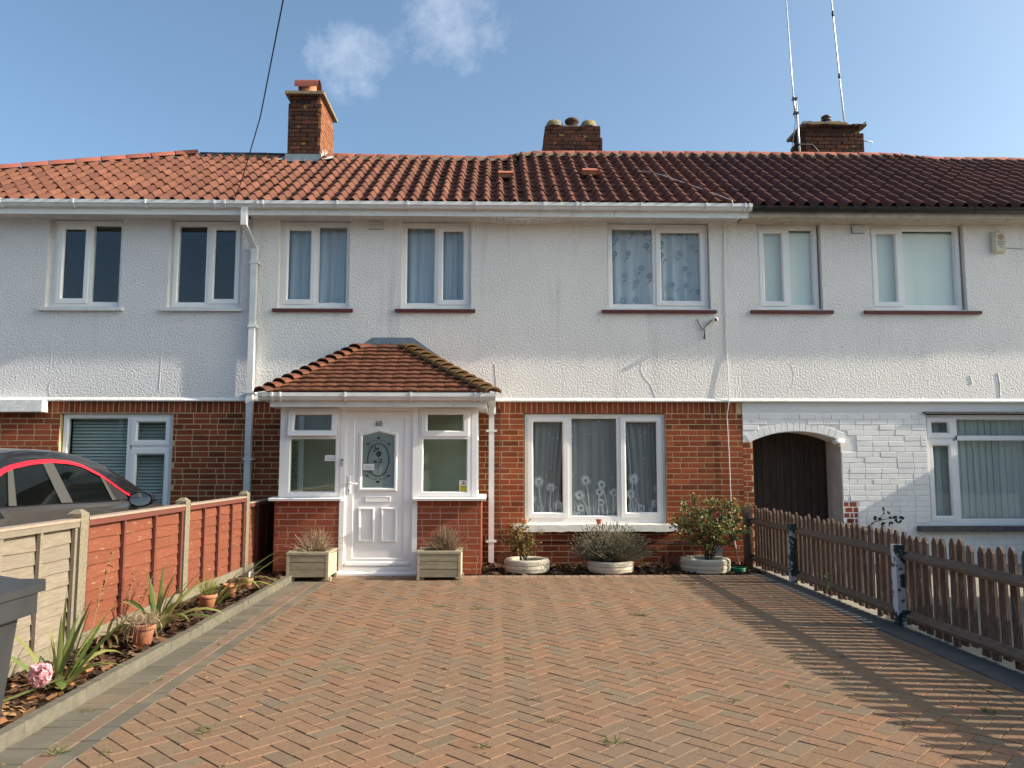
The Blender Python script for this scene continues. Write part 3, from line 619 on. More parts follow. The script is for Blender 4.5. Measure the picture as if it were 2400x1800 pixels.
# vent tiles replace a plain tile at these spots
VENTS = [(.02, 6), (1.33, 6)]
def tiles(hs, x0, x1, m, ridge_m, deck):
    rf = deck.build('roof', DECK, hs)
    tm = tile_mesh(m); items = []
    ncol = round((x1 - x0) / .2)
    for k in range(NROW):
        for i in range(ncol):
            x = x0 + i * .2; s_ = k * GAUGE - .03; p = roof_pt(x, s_, .034)
            if x + .1 < hip_x(p.y + .2) - .02: continue
            if -3.62 < x + .1 < -2.95 and p.y > 2.02: continue
            items.append((x, k, p))
    rest = MB(); tilt = math.atan2(.024, .36)
    for n, (x, k, p) in enumerate(items):
        ex = PIT - tilt + math.atan(rz(x) / SLEN) + rnd.uniform(-.012, .012); ez = rnd.uniform(-.012, .012); p = p + Vector((rnd.uniform(-.004, .004), 0, rnd.uniform(-.004, .004)))
        if n < 300: link('roof_tile', tm, rf, p, (ex, rnd.uniform(-.012, .012), ez))
        else:
            M = Matrix.Translation(p) @ Matrix.Rotation(ez, 4, 'Z') @ Matrix.Rotation(ex, 4, 'X')
            rest.add([M @ v.co for v in tm.vertices], [tuple(q.vertices) for q in tm.polygons]); 
            rest.sm[-len(tm.polygons):] = [q.use_smooth for q in tm.polygons]
    if rest.v: rest.build('roof_tile', m, rf, kind='stuff')
    return rf
def ridge_mesh(m, L_=.385, r=.115):
    mb = MB(); n = 9; v = []
    for xx, rr in ((0, r), (L_ - .012, r * .97), (L_ - .012, r * .9)):
        for i in range(n):
            a = math.pi * i / (n - 1); v.append((xx, -math.cos(a) * rr, math.sin(a) * rr * .85))
    mb.add(v, [(k * n + i, (k + 1) * n + i, (k + 1) * n + i + 1, k * n + i + 1) for k in range(2) for i in range(n - 1)], True)
    e = [(0, -math.cos(math.pi * i / (n - 1)) * (r - .015), math.sin(math.pi * i / (n - 1)) * (r * .85 - .015)) for i in range(n)]
    mb.add(v[:n] + e, [(i, i + 1, n + i + 1, n + i) for i in range(n - 1)])
    return mb.mesh('ridge_tile', m)
def deck(x0, x1):
    mb = MB()
    xs = sorted({x0, x1, *[a for a, _ in RZ if x0 < a < x1]})
    for xa, xb in zip(xs, xs[1:]):
        a, b = roof_pt(xa, -.02, -.03), roof_pt(xb, -.02, -.03); c, d = roof_pt(xb, SLEN, -.03), roof_pt(xa, SLEN, -.03)
        mb.quad(a, b, c, d); mb.quad(d, c, (xb, 5.4, 4.9), (xa, 5.4, 4.9))
    return mb
dk = MB(); p0 = roof_pt(-3.4, -.02); q0 = roof_pt(-3.4, SLEN); lx = hip_x(-.37)
lo = [roof_pt(-3.4, -.02), roof_pt(-3.4, SLEN), roof_pt(-5.2, SLEN), roof_pt(lx, 0)]
dk.add(lo, [(0, 1, 2, 3)]); dk.add([lo[2], lo[3], (lx, 5.4, 4.85), (-5.2, 3.0, 6.6), lo[1], (-3.4, 5.4, 4.9)], [(0, 3, 2, 1), (0, 4, 5, 3)])
MORT = lambda hs, x0, x1, rf: MB().prismx([(2.42, 6.60 + rz((x0 + x1) / 2)), (2.6, 6.66 + rz((x0 + x1) / 2)), (2.6, 6.72 + rz((x0 + x1) / 2)), (2.46, 6.665 + rz((x0 + x1) / 2))], x0, x1).build('ridge_bedding', BEDDING, rf)
rf_l = tiles(h_left, -8.2, -3.4, TILE, RIDGE, dk)
rf_m = tiles(h_mid, -3.4, 3.4, TILE, RIDGE, deck(-3.4, 3.4))
rf_r = tiles(h_right, 3.4, 9.8, TILE_D, RIDGE, deck(3.4, XR))
rm, rk = ridge_mesh(RIDGE), ridge_mesh(RIDGE_K)
x = -5.15
while x < 9.9:
    rf = rf_l if x < -3.4 else rf_m if x < 3.4 else rf_r
    z0, z1 = rz(x), rz(x + .385)
    if not (-3.75 < x + .19 < -3.0): link('ridge_tile', rk if x < -3.5 else rm, rf, (x, 2.6, 6.665 + z0 + rnd.uniform(-.004, .004)), (0, -math.atan2(z1 - z0, .385) + rnd.uniform(-.01, .01), 0))
    x += .385
for a, b, rf in ((-5.2, -3.4, rf_l), (-2.95, 0, rf_m), (0.0, .35, rf_m), (.35, 3.4, rf_m), (3.4, 7.1, rf_r), (7.1, 9.9, rf_r)): MORT(None, a, b, rf)
# hip tiles running down to the left
ha, hb = Vector((-5.2, 2.6, 6.68)), Vector((-10.0, .2, 5.20))
hd = (ha - hb).normalized(); nh = int((ha - hb).length / .385)
for k in range(nh):
    p = ha - hd * .385 * (k + 1) + Vector((0, 0, .035))
    link('ridge_tile', rm, rf_l, p, (0, -math.asin(hd.z), math.atan2(hd.y, hd.x)))
hbm = MB(); side = Vector((hd.y, -hd.x, 0)).normalized() * .15
hbm.add([ha + side + Vector((0, 0, -.02)), hb + side + Vector((0, 0, -.02)), hb + Vector((0, 0, .05)), ha + Vector((0, 0, .05))], [(0, 1, 2, 3)]); hbm.build('ridge_bedding', BEDDING, rf_l)
for vx in (.02, 1.33):
    p = roof_pt(vx, 5.75 * GAUGE, .10); M = Matrix.Translation(p) @ Matrix.Rotation(PIT, 4, 'X')
    mb = MB(); mb.add([M @ Vector(v) for v in ((0, -.02, -.02), (.25, -.02, -.02), (.25, -.02, .055), (0, -.02, .055), (.02, .3, -.04), (.23, .3, -.04), (.23, .26, .03), (.02, .26, .03), (0.012, .0, .07), (.238, .0, .07))],
                      [(3, 2, 9, 8), (8, 9, 6, 7), (0, 3, 8, 7, 4), (1, 5, 6, 9, 2), (7, 6, 5, 4)])
    vt = mb.build('vent_tile', mat('plain_orange_vent_tile', (.46, .16, .09), rough=.8), rf_m)
    mb = MB(); mb.add([M @ Vector(v) for v in ((.005, -.0, -.02), (.245, -.0, -.02), (.245, -.0, .06), (.005, -.0, .06))], [(0, 1, 2, 3)]); mb.build('vent_hood', mat('pale_orange_vent_front', (.42, .19, .11), rough=.8), rf_m)
    mb = MB(); mb.add([M @ Vector(v) for v in ((.02, -.004, -.05), (.23, -.004, -.05), (.23, -.004, -.02), (.02, -.004, -.02))], [(0, 1, 2, 3)]); mb.build('vent_opening', HOLE, rf_m)

# --- eaves
def dip(x): return .055 * math.exp(-((x - .35) / .55) ** 2)
for hs, a, b in ((h_left, XL, XM0), (h_mid, XM0, 3.42)):
    s_ = MB(); n = int((b - a) / .1)
    for i in range(n):
        xa = a + i * .1; d = dip(xa + .05) if hs is h_mid else 0
        s_.box(xa + .002, xa + .098, -.302, .1, ZS - d, ZS + .012)
    s_.build('soffit_board', SOFFIT, hs, kind='stuff')
    MB().box(a, b, -.30, .3, ZS + .02, ZS + .03).build('soffit_backing', HOLE, hs)
MB().box(XL, -3.30, -.322, -.302, 4.715, 4.855).build('fascia', UPVC, h_left)
fs = MB(); fs.box(-3.295, 1.62, -.326, -.304, 4.715, 4.85); fs.box(1.624, 3.47, -.330, -.308, 4.712, 4.848); fs.build('fascia', UPVC_OLD, h_mid)
MB().box(3.42, XR, -.29, .1, ZS - .015, ZS + .012).build('soffit', SOFFIT_R, h_right)
MB().box(3.475, XR, -.31, -.291, 4.735, 4.83).build('fascia', SOFFIT_R, h_right)
def gutter_w(hs, x0, x1, brackets, y0=-.323, zt=4.885, m=GUTTER_W):
    P = [(y0, zt - .01), (y0, zt - .075), (y0 - .03, zt - .09), (y0 - .075, zt - .085), (y0 - .095, zt - .055), (y0 - .112, zt - .045), (y0 - .112, zt), (y0 - .104, zt), (y0 - .104, zt - .038), (y0 - .075, zt - .07), (y0 - .03, zt - .08), (y0 - .008, zt - .07), (y0 - .008, zt - .01)]
    g_ = MB().prismx(P, x0, x1).build('gutter', m, hs)
    for bx in brackets:
        Q = [(y0 + .0, zt - .012), (y0, zt - .095), (y0 - .04, zt - .105), (y0 - .08, zt - .096), (y0 - .102, zt - .062), (y0 - .119, zt - .05), (y0 - .119, zt + .006), (y0 - .105, zt + .006)]
        MB().prismx(Q, bx - .012, bx + .012).build('gutter_bracket', m, g_)
gutter_w(h_left, XL, -3.40, [-6.65, -5.68, -4.72, -3.80, -3.66])
gutter_w(h_mid, -3.397, 3.50, [-3.22, -3.15, -2.15, -1.2, -.27, .65, 1.10, 1.17, 1.98, 2.87, 3.40, 3.46])
g_ = MB()
PR = [(-.345 - .055 * math.cos(math.pi * i / 8) , 4.865 - .07 * math.sin(math.pi * i / 8)) for i in range(9)]
PR = [(-.355 + .058 * math.cos(math.pi * i / 8), 4.868 - .075 * math.sin(math.pi * i / 8)) for i in range(9)]
PI_ = [(-.355 + .05 * math.cos(math.pi * i / 8), 4.868 - .066 * math.sin(math.pi * i / 8)) for i in range(8, -1, -1)]
g_.prismx(PR[::-1] + PI_[::-1], 3.502, XR); gb = g_.build('gutter', GUTTER_B, h_right)
for bx in (4.3, 4.36, 5.05, 6.6, 7.95): MB().prismx([(-.355 + .066 * math.cos(math.pi * i / 8), 4.875 - .086 * math.sin(math.pi * i / 8)) for i in range(8, -1, -1)], bx, bx + .03).build('gutter_bracket', GUTTER_B, gb)

# --- square downpipe between left house and number 60, with swan neck
dp = MB(); dp.box(-3.44, -3.36, -.42, -.345, 4.55, 4.80)
dp.add([(-3.44, -.42, 4.56), (-3.36, -.42, 4.56), (-3.36, -.345, 4.56), (-3.44, -.345, 4.56), (-3.385, -.105, 4.30), (-3.305, -.105, 4.30), (-3.305, -.03, 4.30), (-3.385, -.03, 4.30)], [(0, 1, 5, 4), (1, 2, 6, 5), (2, 3, 7, 6), (3, 0, 4, 7)])
dp.box(-3.385, -3.305, -.105, -.03, 0, 4.302)
dpo = dp.build('downpipe', GUTTER_W, h_left)
for z in (4.10, 3.21, 2.30, 1.40): MB().box(-3.40, -3.275, -.112, .03, z, z + .03).build('pipe_clip', GUTTER_W, dpo)
MB().box(-3.392, -3.298, -.112, -.028, 4.26, 4.35).build('pipe_collar', GUTTER_W, dpo); MB().box(-3.392, -3.298, -.112, -.028, 2.16, 2.24).build('pipe_collar', GUTTER_W, dpo)

# --- ground floor brickwork
BY = .045
def brick_wall(hs, x0, x1, z0, z1, holes, m, mm, **k):
    wm = wall_mesh(x0, x1, z0, z1, BY, [h for h in holes], .12)
    p = wm.build('brick_wall', mm, hs)
    lay_bricks(p, x0, x1, z0, z1, BY, holes, m, **k); return p
LGW = (-5.94, -4.41, .60, 2.035, .12); MGW = (.385, 2.35, .53, 2.045, .12); RGW = (5.99, 8.0, .51, 2.045, .12)
brick_wall(h_left, -7.4, -3.402, -.1, ZB + .005, [LGW], BRICK, MORTAR, soldiers=.16, limit=300, vis=lambda x, z: z > .75 or x > -4.4)
brick_wall(h_mid, -3.40, -2.6, -.1, ZB + .005, [], BRICK, MORTAR, soldiers=.16, limit=60, vis=lambda x, z: z > .3)
brick_wall(h_mid, -.25, 3.418, -.1, ZB + .005, [MGW, (2.275, 2.50, -.03, .115)], BRICK, MORTAR, soldiers=.16, limit=300, vis=lambda x, z: x > -.25)
p_ = MB().box(3.418, 3.552, BY, BY + .3, -.1, 1.645).build('brick_wall', MORTAR, h_mid); lay_bricks(p_, 3.412, 3.556, -.1, 1.645, BY, [], BRICK, bw=.15, off=.02, depth=.1)
# return face of the passage jamb
for k in range(22): link('brick', brick_mesh(.135, .065, BRICK, .03), p_, (3.552 + .03 - .026, BY + .16 + (k % 2) * .05, 1.60 - k * .075), (0, 0, R(90)))
window(h_left, -5.92, -4.42, .62, 2.03, .10, [(-5.05, -4.985, .64, 2.01), (-5.0, -4.45, 1.545, 1.60)], [(-5.86, -5.055, .69, 1.97, 'f'), (-4.985, -4.465, 1.60, 1.985, 's'), (-4.985, -4.465, .665, 1.545, 's')], g=G_DARK)
window(h_mid, .40, 2.345, .575, 2.035, .10, [(.995, 1.05, .60, 2.01), (1.675, 1.73, .60, 2.01)], [(.445, .995, .615, 1.995, 's'), (1.055, 1.67, .64, 1.97, 'f'), (1.73, 2.30, .615, 1.995, 's')], room_d=2.4)
window(h_right, 6.0, 7.98, .525, 2.03, .10, [(6.40, 6.455, .55, 2.0), (6.43, 7.95, 1.675, 1.74), (7.45, 7.50, .55, 2.0), (6.03, 6.42, 1.66, 1.72)], [(6.035, 6.405, 1.71, 1.995, 's'), (6.035, 6.405, .56, 1.67, 's'), (6.455, 7.45, 1.74, 1.98, 'f'), (6.455, 7.45, .59, 1.675, 'f'), (7.5, 7.93, .59, 1.98, 'f')])
MB().box(.40, 2.345, .098, .165, .531, .574).build('cill_board', UPVC, h_mid)
MB().box(6.0, 7.98, .098, .165, .511, .524).build('cill_board', UPVC, h_right)
s_ = MB(); n = 24
tp = [(x_, .53 + rnd.uniform(-.004, .003), .44 + rnd.uniform(-.008, .006)) for x_ in [.235 + i * (2.465 - .235) / n for i in range(n + 1)]]
for (xa, ta, ba), (xb, tb, bb) in zip(tp, tp[1:]):
    s_.add([(xa, .10, ta + .01), (xb, .10, tb + .01), (xb, -.10, tb), (xa, -.10, ta), (xa, -.106, ba), (xb, -.106, bb), (xa, .1, ba), (xb, .1, bb)], [(0, 3, 2, 1), (3, 4, 5, 2), (4, 6, 7, 5)])
s_.add([(.235, .1, .54), (.235, -.1, .53), (.235, -.106, .44), (.235, .1, .44), (2.465, .1, .54), (2.465, -.1, .53), (2.465, -.106, .44), (2.465, .1, .44)], [(0, 1, 2, 3), (4, 7, 6, 5)])
s_.build('window_sill', SILL_C, h_mid)
MB().box(5.79, 8.2, -.09, .12, .425, .50).build('window_sill', SILL_K, h_right)
MB().box(5.96, 8.1, -.012, .10, 2.042, 2.07).build('window_head', SILL_K, h_right)
# small grilled vents
def air_vent(hs, x0, x1, z0, z1, m, y, nx, nz):
    mb = MB(); dx = (x1 - x0) / nx; dz = (z1 - z0) / nz; holes = [(x0 + (i + .25) * dx, x0 + (i + .75) * dx, z0 + (j + .25) * dz, z0 + (j + .75) * dz, .02) for i in range(nx) for j in range(nz)]
    v = wall_mesh(x0, x1, z0, z1, y, holes, .02).build('air_vent', m, hs); MB().box(x0, x1, y + .02, y + .03, z0, z1).build('vent_backing', HOLE, v)
air_vent(h_mid, -1.79, -1.585, 4.615, 4.728, UPVC_OLD, -.026, 7, 4); air_vent(h_right, 5.04, 5.225, 4.60, 4.712, UPVC_OLD, -.026, 7, 4)
air_vent(h_mid, 2.285, 2.49, -.025, .10, VENTB, .014, 8, 5); air_vent(h_mid, .02, .2, .02, .14, VENTB, .014, 8, 5)
MB().box(-6.9, -6.09, -.15, .0, 2.045, 2.2).build('porch_canopy', BEAD, h_left)
# dandelion curtain, blinds
vo = MB(); curtain(vo, .43, 1.02, .60, 2.0, .19, .02, 7, gather=.25); curtain(vo, 1.0, 1.74, .60, 2.0, .19, .012, 6); curtain(vo, 1.75, 2.32, .60, 2.0, .19, .018, 7, gather=-.2)
vo = tag(vo.build('voile_curtain', VOILE, None), 'sheer voile curtain printed with white dandelions behind the ground floor window', 'curtain')
pd = MB()
def dandelion(x, z0, zt, lean, r):
    yy = .178; n = 8; pts = []
    for i in range(n + 1): t = i / n; pts.append((x + lean * t * t, z0 + (zt - z0) * t))
    for (xa, za), (xb, zb) in zip(pts, pts[1:]): pd.add([(xa - .005, yy, za), (xa + .005, yy, za), (xb + .005, yy, zb), (xb - .005, yy, zb)], [(0, 1, 2, 3)])
    hx, hz = pts[-1]
    for k in range(26):
        a = k * .2417; q = r * rnd.uniform(.75, 1.05); ca, sa = math.cos(a), math.sin(a)
        pd.add([(hx - sa * .0035, yy, hz + ca * .0035), (hx + sa * .0035, yy, hz - ca * .0035), (hx + ca * q + sa * .0035, yy, hz + sa * q - ca * .0035), (hx + ca * q - sa * .0035, yy, hz + sa * q + ca * .0035)], [(0, 1, 2, 3)])
        if k % 2 == 0:
            px, pz = hx + ca * q, hz + sa * q
            for b in range(4): c2, s2 = math.cos(a + b * 1.57), math.sin(a + b * 1.57); pd.add([(px - s2 * .002, yy - .001, pz + c2 * .002), (px + s2 * .002, yy - .001, pz - c2 * .002), (px + c2 * .014, yy - .001, pz + s2 * .014)], [(0, 1, 2)])
for a in ((.62, .6, 1.10, -.03, .075), (.75, .6, 1.02, .02, .07), (.82, .6, .78, .05, .065), (.53, .6, .86, -.03, .06), (1.28, .6, .92, -.12, .07), (1.30, .6, 1.12, -.05, .075), (1.42, .6, .96, .02, .06), (1.55, .6, 1.06, -.08, .06), (1.62, .6, .95, .02, .065), (1.50, .6, .82, -.04, .05), (1.16, .6, .74, .02, .045), (1.86, .6, 1.14, .06, .08), (2.03, .6, .93, -.16, .07), (2.15, .6, .80, .06, .06), (2.22, .6, 1.0, .03, .06), (1.98, .6, .74, .04, .05)): dandelion(*a)
for _ in range(150):
    x = rnd.uniform(.45, 2.3); h_ = rnd.uniform(.06, .28); l_ = rnd.uniform(-.08, .08)
    pd.add([(x - .004, .179, .60), (x + .004, .179, .60), (x + l_ * .4 + .003, .179, .6 + h_ * .6), (x + l_ * .4 - .003, .179, .6 + h_ * .6), (x + l_, .179, .6 + h_)], [(0, 1, 2, 3), (3, 2, 4)])
for _ in range(26):
    x, z = rnd.uniform(.5, 2.28), rnd.uniform(1.15, 1.95)
    for b in range(5): a = b * 1.257 + x * 9; pd.add([(x - math.sin(a) * .002, .179, z + math.cos(a) * .002), (x + math.sin(a) * .002, .179, z - math.cos(a) * .002), (x + math.cos(a) * .02, .179, z + math.sin(a) * .02)], [(0, 1, 2)])
pd.build('dandelion_print', VOILE_P, vo)
vb = thing('venetian_blind', 'grey slatted blind behind the ground floor window beside the parked car', 'blind', (-5.2, .26, .65))
sm_ = MB(); sm_.add([(-.70, -.022, -.008), (.70, -.022, -.008), (.70, 0, .006), (-.70, 0, .006), (.70, .022, .008), (-.70, .022, .008)], [(0, 1, 2, 3), (3, 2, 4, 5)]); sm_ = sm_.mesh('slat', BLIND_S)
for k in range(30): link('slat', sm_, vb, (-5.17, .26, .66 + k * .045), (R(38), 0, rnd.uniform(-.002, .002)))
vv = thing('vertical_blind', 'grey-green vertical blind behind the wide ground floor window of the white painted house', 'blind', (6.9, .24, .55))
lm = MB().box(-.053, .053, -.001, .001, 0, 1.44).mesh('slat', BLIND_V)
for k in range(21): link('slat', lm, vv, (6.07 + k * .092, .24, .56), (0, 0, R(6 + rnd.uniform(-3, 3))))

# --- right house: painted brick, arched passage, gate
AX0, AX1, CR, RAD = 3.553, 4.78, 1.795, 1.513
def archz(x): return CR - RAD + math.sqrt(RAD ** 2 - (x - (AX0 + AX1) / 2) ** 2)
pw = wall_mesh(3.42, 14, -.1, ZB + .005, BY - .006, [(3.3, AX0 - .003, -.2, 1.646, 0), (AX0 - .003, AX1, -.2, 1.93, 0), RGW], .12)
n = 16
for i in range(n):
    xa, xb = AX0 + (AX1 - AX0) * i / n, AX0 + (AX1 - AX0) * (i + 1) / n
    pw.quad((xa, BY - .006, archz(xa)), (xb, BY - .006, archz(xb)), (xb, BY - .006, 1.93), (xa, BY - .006, 1.93))
    pw.quad((xa, BY - .006, archz(xa)), (xa, .5, archz(xa)), (xb, .5, archz(xb)), (xb, BY - .006, archz(xb)))
pw = pw.build('painted_brick_wall', BRICK_WH, h_right)
# cover only above the red jamb of number 60
lay_bricks(pw, 3.42, 8.25, -.08, 2.04, BY - .006, [(3.3, 3.56, -.2, 1.66), (AX0, AX1 + .005, -.2, 1.66), RGW, (4.782, 4.985, .0, .84)], BRICK_WH, limit=290, joint=.006, proud=.007, wob=.0025, vis=lambda x, z: z > .1 and x < 7.5 and not (AX0 - .13 < x < AX1 + .12 and z > 1.5 and math.hypot(x - (AX0 + AX1) / 2, z - CR + RAD) < RAD + .135))
for i in range(17):
    a = R(-24.6 + 49.2 * i / 16); cx = (AX0 + AX1) / 2 + math.sin(a) * (RAD + .062); cz = CR - RAD + math.cos(a) * (RAD + .062)
    link('arch_brick', brick_mesh(.078, .112, BRICK_WH, .04, .003), pw, (cx, BY + .0285 + rnd.uniform(-.001, .001), cz), (0, a, 0))
sh = MB(); sh.box(3.42, 14, BY - .012, BY + .1, 2.07, 2.2); sh.build('painted_band', mat('smooth_white_band', (.70, .695, .685), rough=.7, bump=.15, bs=60), h_right)
rp = MB().box(4.786, 4.982, BY - .004, BY + .05, 0, .838).build('unpainted_brick_patch', MORTAR, h_right); lay_bricks(rp, 4.79, 4.98, .05, .835, BY - .004, [], BRICK, bw=.11, off=.03)
JW = mat('grimy_white_jamb', (.56, .53, .50), (.40, .37, .35), 5, rough=.85, bump=.3, bs=40)
MB().box(AX1, AX1 + .2, BY - .004, .75, -.1, 1.72).build('passage_jamb', JW, h_right)
MB().add([(AX0 - .25, BY + .2, -.1), (AX0 - .003, BY + .2, -.1), (AX0 - .003, .9, -.1), (AX0 - .003, BY + .2, 1.9), (AX0 - .003, .9, 1.9)], [(1, 2, 4, 3)]).build('passage_jamb', MORTAR, h_right)
pm_ = MB(); pm_.quad((AX0 - .1, .5, 1.5), (AX0 - .1, .9, 1.5), (AX1 + .1, .9, 1.5), (AX1 + .1, .5, 1.5)); 
gate = MB().box(AX0, AX1, .56, .60, -.05, 1.85).build('passage_gate', WOOD_DK, h_right)
xg = AX0 + .0
while xg < AX1 - .02:
    wd = rnd.uniform(.088, .112); wd = min(wd, AX1 - xg)
    MB().box(xg + .003, xg + wd - .003, .535 + rnd.uniform(-.004, .004), .562, 0, 1.82).build('plank', WOOD_DK, gate); xg += wd

# --- chimneys
def chimney(hs, x0, x1, y0, y1, z0, z1, steps, limit=160, side=None):
    c = thing_part = MB().box(x0 + .058, x1 - .058, y0 + .058, y1 - .058, z0, z1 - .01).build('chimney', MORTAR_C, hs)
    k = 0; z = z1
    while z > z0 + .02:
        ins = 0
        for a, b, d in steps:
            if a <= k < b: ins = d
        xa, xb, ya, yb = x0 + ins, x1 - ins, y0 + ins, y1 - ins
        for (p, q, ax) in ((xa, xb, 'f'), (ya, yb, 'r'), (ya, yb, 'l')):
            t = p - (.1125 if (k + (ax != 'f')) % 2 else 0)
            while t < q - .02:
                e = min(t + .215, q); s_ = max(t, p); wd = round(e - s_, 3)
                if wd > .03:
                    me = brick_mesh(round(wd / .005) * .005, .067, BRICK_C, .05, .004); jx = rnd.uniform(-.003, .003)
                    if ax == 'f': link('brick', me, c, ((s_ + e) / 2, ya + .05 + jx, z - .0375), (0, rnd.uniform(-.01, .01), 0))
                    elif ax == 'r': link('brick', brick_mesh(round(wd / .005) * .005, .067, BRICK_C_SUN, .05, .004) if side else me, c, (xb - .05 + jx, (s_ + e) / 2, z - .0375), (0, 0, R(90)))
                    else: link('brick', me, c, (xa + .05 + jx, (s_ + e) / 2, z - .0375), (0, 0, R(-90)))
                t += .225
        z -= .075; k += 1
    return c
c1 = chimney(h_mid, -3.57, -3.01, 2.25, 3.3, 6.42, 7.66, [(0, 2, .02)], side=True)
MB().prismz([(-3.625, 2.195), (-2.955, 2.195), (-2.955, 3.36), (-3.625, 3.36)], 7.66, 7.71).build('chimney_cap', CEMENT, c1)
MB().lathe([(.125, 0), (.12, .22), (.10, .22), (.10, 0)], (-3.27, 2.46, 7.70), 16).build('chimney_pot', TERRA, c1)
hc = MB(); n = 10; v = []
for xx in (-3.50, -3.09):
    for i in range(n): a = math.pi * (i / (n - 1)) ; v.append((xx, 2.46 - math.cos(a) * .14, 7.90 + math.sin(a) * .12 - (.0 if 0 < i < n - 1 else .05)))
hc.add(v, [(i, i + 1, n + i + 1, n + i) for i in range(n - 1)], True); hc.build('chimney_cowl', RIDGE, c1)
fl = MB(); fl.box(-3.60, -2.985, 2.225, 2.245, 6.44, 6.60)
fl.build('lead_flashing', LEAD, c1)
f2 = MB()
for k in range(4): f2.add([(-2.995 + .0, 2.26 + k * .12, 6.52 + k * .06), (-2.995, 2.37 + k * .12, 6.56 + k * .06), (-2.99, 2.33 + k * .12, 6.74 + k * .045)], [(0, 1, 2)])
f2.add([(-3.0, 2.22, 6.50), (-2.88, 2.12, 6.47), (-2.75, 2.3, 6.57), (-2.79, 2.5, 6.68), (-3.0, 2.6, 6.72)], [(0, 1, 2, 3, 4)])
f2.add([(-3.64, 2.22, 6.50), (-3.86, 2.08, 6.435), (-3.84, 2.2, 6.50), (-3.64, 2.45, 6.64)], [(0, 1, 2, 3)])
for k in range(6): f2.add([(-3.66 + k * .11, 2.224, 6.46), (-3.56 + k * .11, 2.224, 6.46), (-3.565 + k * .11, 2.03 + rnd.uniform(-.03, .03), 6.40), (-3.64 + k * .11, 2.02 + rnd.uniform(-.03, .03), 6.395)], [(0, 3, 2, 1)])
f2.build('torn_flashing', LEAD_N, c1)
c2 = chimney(h_mid, .86, 1.93, 3.0, 3.75, 6.35, 7.49, [(0, 3, .03)])
cp = MB(); cp.prismz([(.90, 3.04), (1.89, 3.04), (1.89, 3.71), (.90, 3.71)], 7.475, 7.505)
for cx, r_ in ((1.07, .15), (1.70, .14)): cp.lathe([(r_ * 1.15, 0), (r_ * 1.1, .05), (r_ * .85, .115), (r_ * .4, .15), (.01, .155)], (cx, 3.16, 7.50), 14)
cp.build('chimney_cap', CEMENT, c2)
MB().lathe([(.10, 0), (.10, .10), (.13, .11), (.13, .15), (.09, .18), (.01, .19)], (1.39, 3.16, 7.50), 14).build('chimney_pot', mat('dark_clay_pot', (.10, .055, .04), (.05, .035, .03), 10, rough=.9), c2)
c3 = chimney(h_right, 5.65, 6.72, 2.95, 3.7, 6.35, 7.52, [(0, 2, .05)])
cp = MB(); n = 18; tp = []
for (ya, yb) in ((2.9, 3.75),):
    xs = [5.6 + 1.17 * i / n for i in range(n + 1)]
    zt = [7.56 + rnd.uniform(-.012, .016) - (.045 if x > 6.38 else 0) for x in xs]; zb = [7.515 + rnd.uniform(-.01, .01) for x in xs]
    for i in range(n):
        cp.add([(xs[i], ya, zb[i]), (xs[i + 1], ya, zb[i + 1]), (xs[i + 1], ya, zt[i + 1]), (xs[i], ya, zt[i]), (xs[i], yb, zt[i]), (xs[i + 1], yb, zt[i + 1]), (xs[i], yb, zb[i]), (xs[i + 1], yb, zb[i + 1])], [(0, 1, 2, 3), (3, 2, 5, 4), (1, 0, 6, 7)])
    cp.add([(xs[0], ya, zb[0]), (xs[0], ya, zt[0]), (xs[0], yb, zt[0]), (xs[0], yb, zb[0]), (xs[-1], ya, zb[-1]), (xs[-1], ya, zt[-1]), (xs[-1], yb, zt[-1]), (xs[-1], yb, zb[-1])], [(0, 1, 2, 3), (4, 7, 6, 5)])
cp.add([(6.68, 3.0, 7.52), (6.80, 3.0, 7.52), (6.80, 3.0, 7.62), (6.74, 3.0, 7.58), (6.68, 3.2, 7.52), (6.8, 3.2, 7.52), (6.8, 3.2, 7.62), (6.74, 3.2, 7.58)], [(0, 1, 2, 3), (3, 2, 6, 7), (1, 5, 6, 2)])
cp.build('chimney_cap', CEMENT, c3)
MB().lathe([(.09, 0), (.09, .03), (.06, .035), (.06, .055), (.09, .06), (.09, .085), (.06, .09), (.06, .11), (.088, .115), (.088, .14), (.05, .165), (.01, .17)], (6.08, 3.05, 7.575), 14).build('chimney_pot', mat('dark_metal_cowl', (.07, .06, .06), rough=.45, metal=.4), c3)

# ---------------------------------------------------------------- front porch
porch = thing('front_porch', 'white framed brick porch with hipped tile roof in front of the rendered house', 'porch', (-1.45, -1.0, 0))
PX0, PX1, PY = -2.715, -.178, -1.0
for a, b in ((PX0, -1.925), (-.962, PX1)):
    p_ = MB().box(a + .006, b - .006, PY + .006, PY + .12, 0, .90).build('brick_wall', MORTAR_P, porch)
    lay_bricks(p_, a, b, -.02, .90, PY + .006, [], BRICK_P, depth=.04, off=.05, joint=.009, wob=.0008)
for xs, sg in ((PX0, -1), (PX1, 1)):
    p_ = MB().box(min(xs, xs - sg * .1) + .006, max(xs, xs - sg * .1) - .006, PY + .12, -.0, 0, .90).build('brick_wall', MORTAR_P, porch)
    for k in range(12):
        for j in range(5):
            o = (k % 2) * .1125; y0_, y1_ = max(PY + .005, PY + j * .225 - o), min(-.01, PY + j * .225 - o + .216)
            if y1_ - y0_ > .04: link('brick', brick_mesh(round((y1_ - y0_) / .005) * .005, .065, BRICK_P, .03), p_, (xs - sg * .03, (y0_ + y1_) / 2, .862 - k * .075), (0, 0, R(90 * sg)))
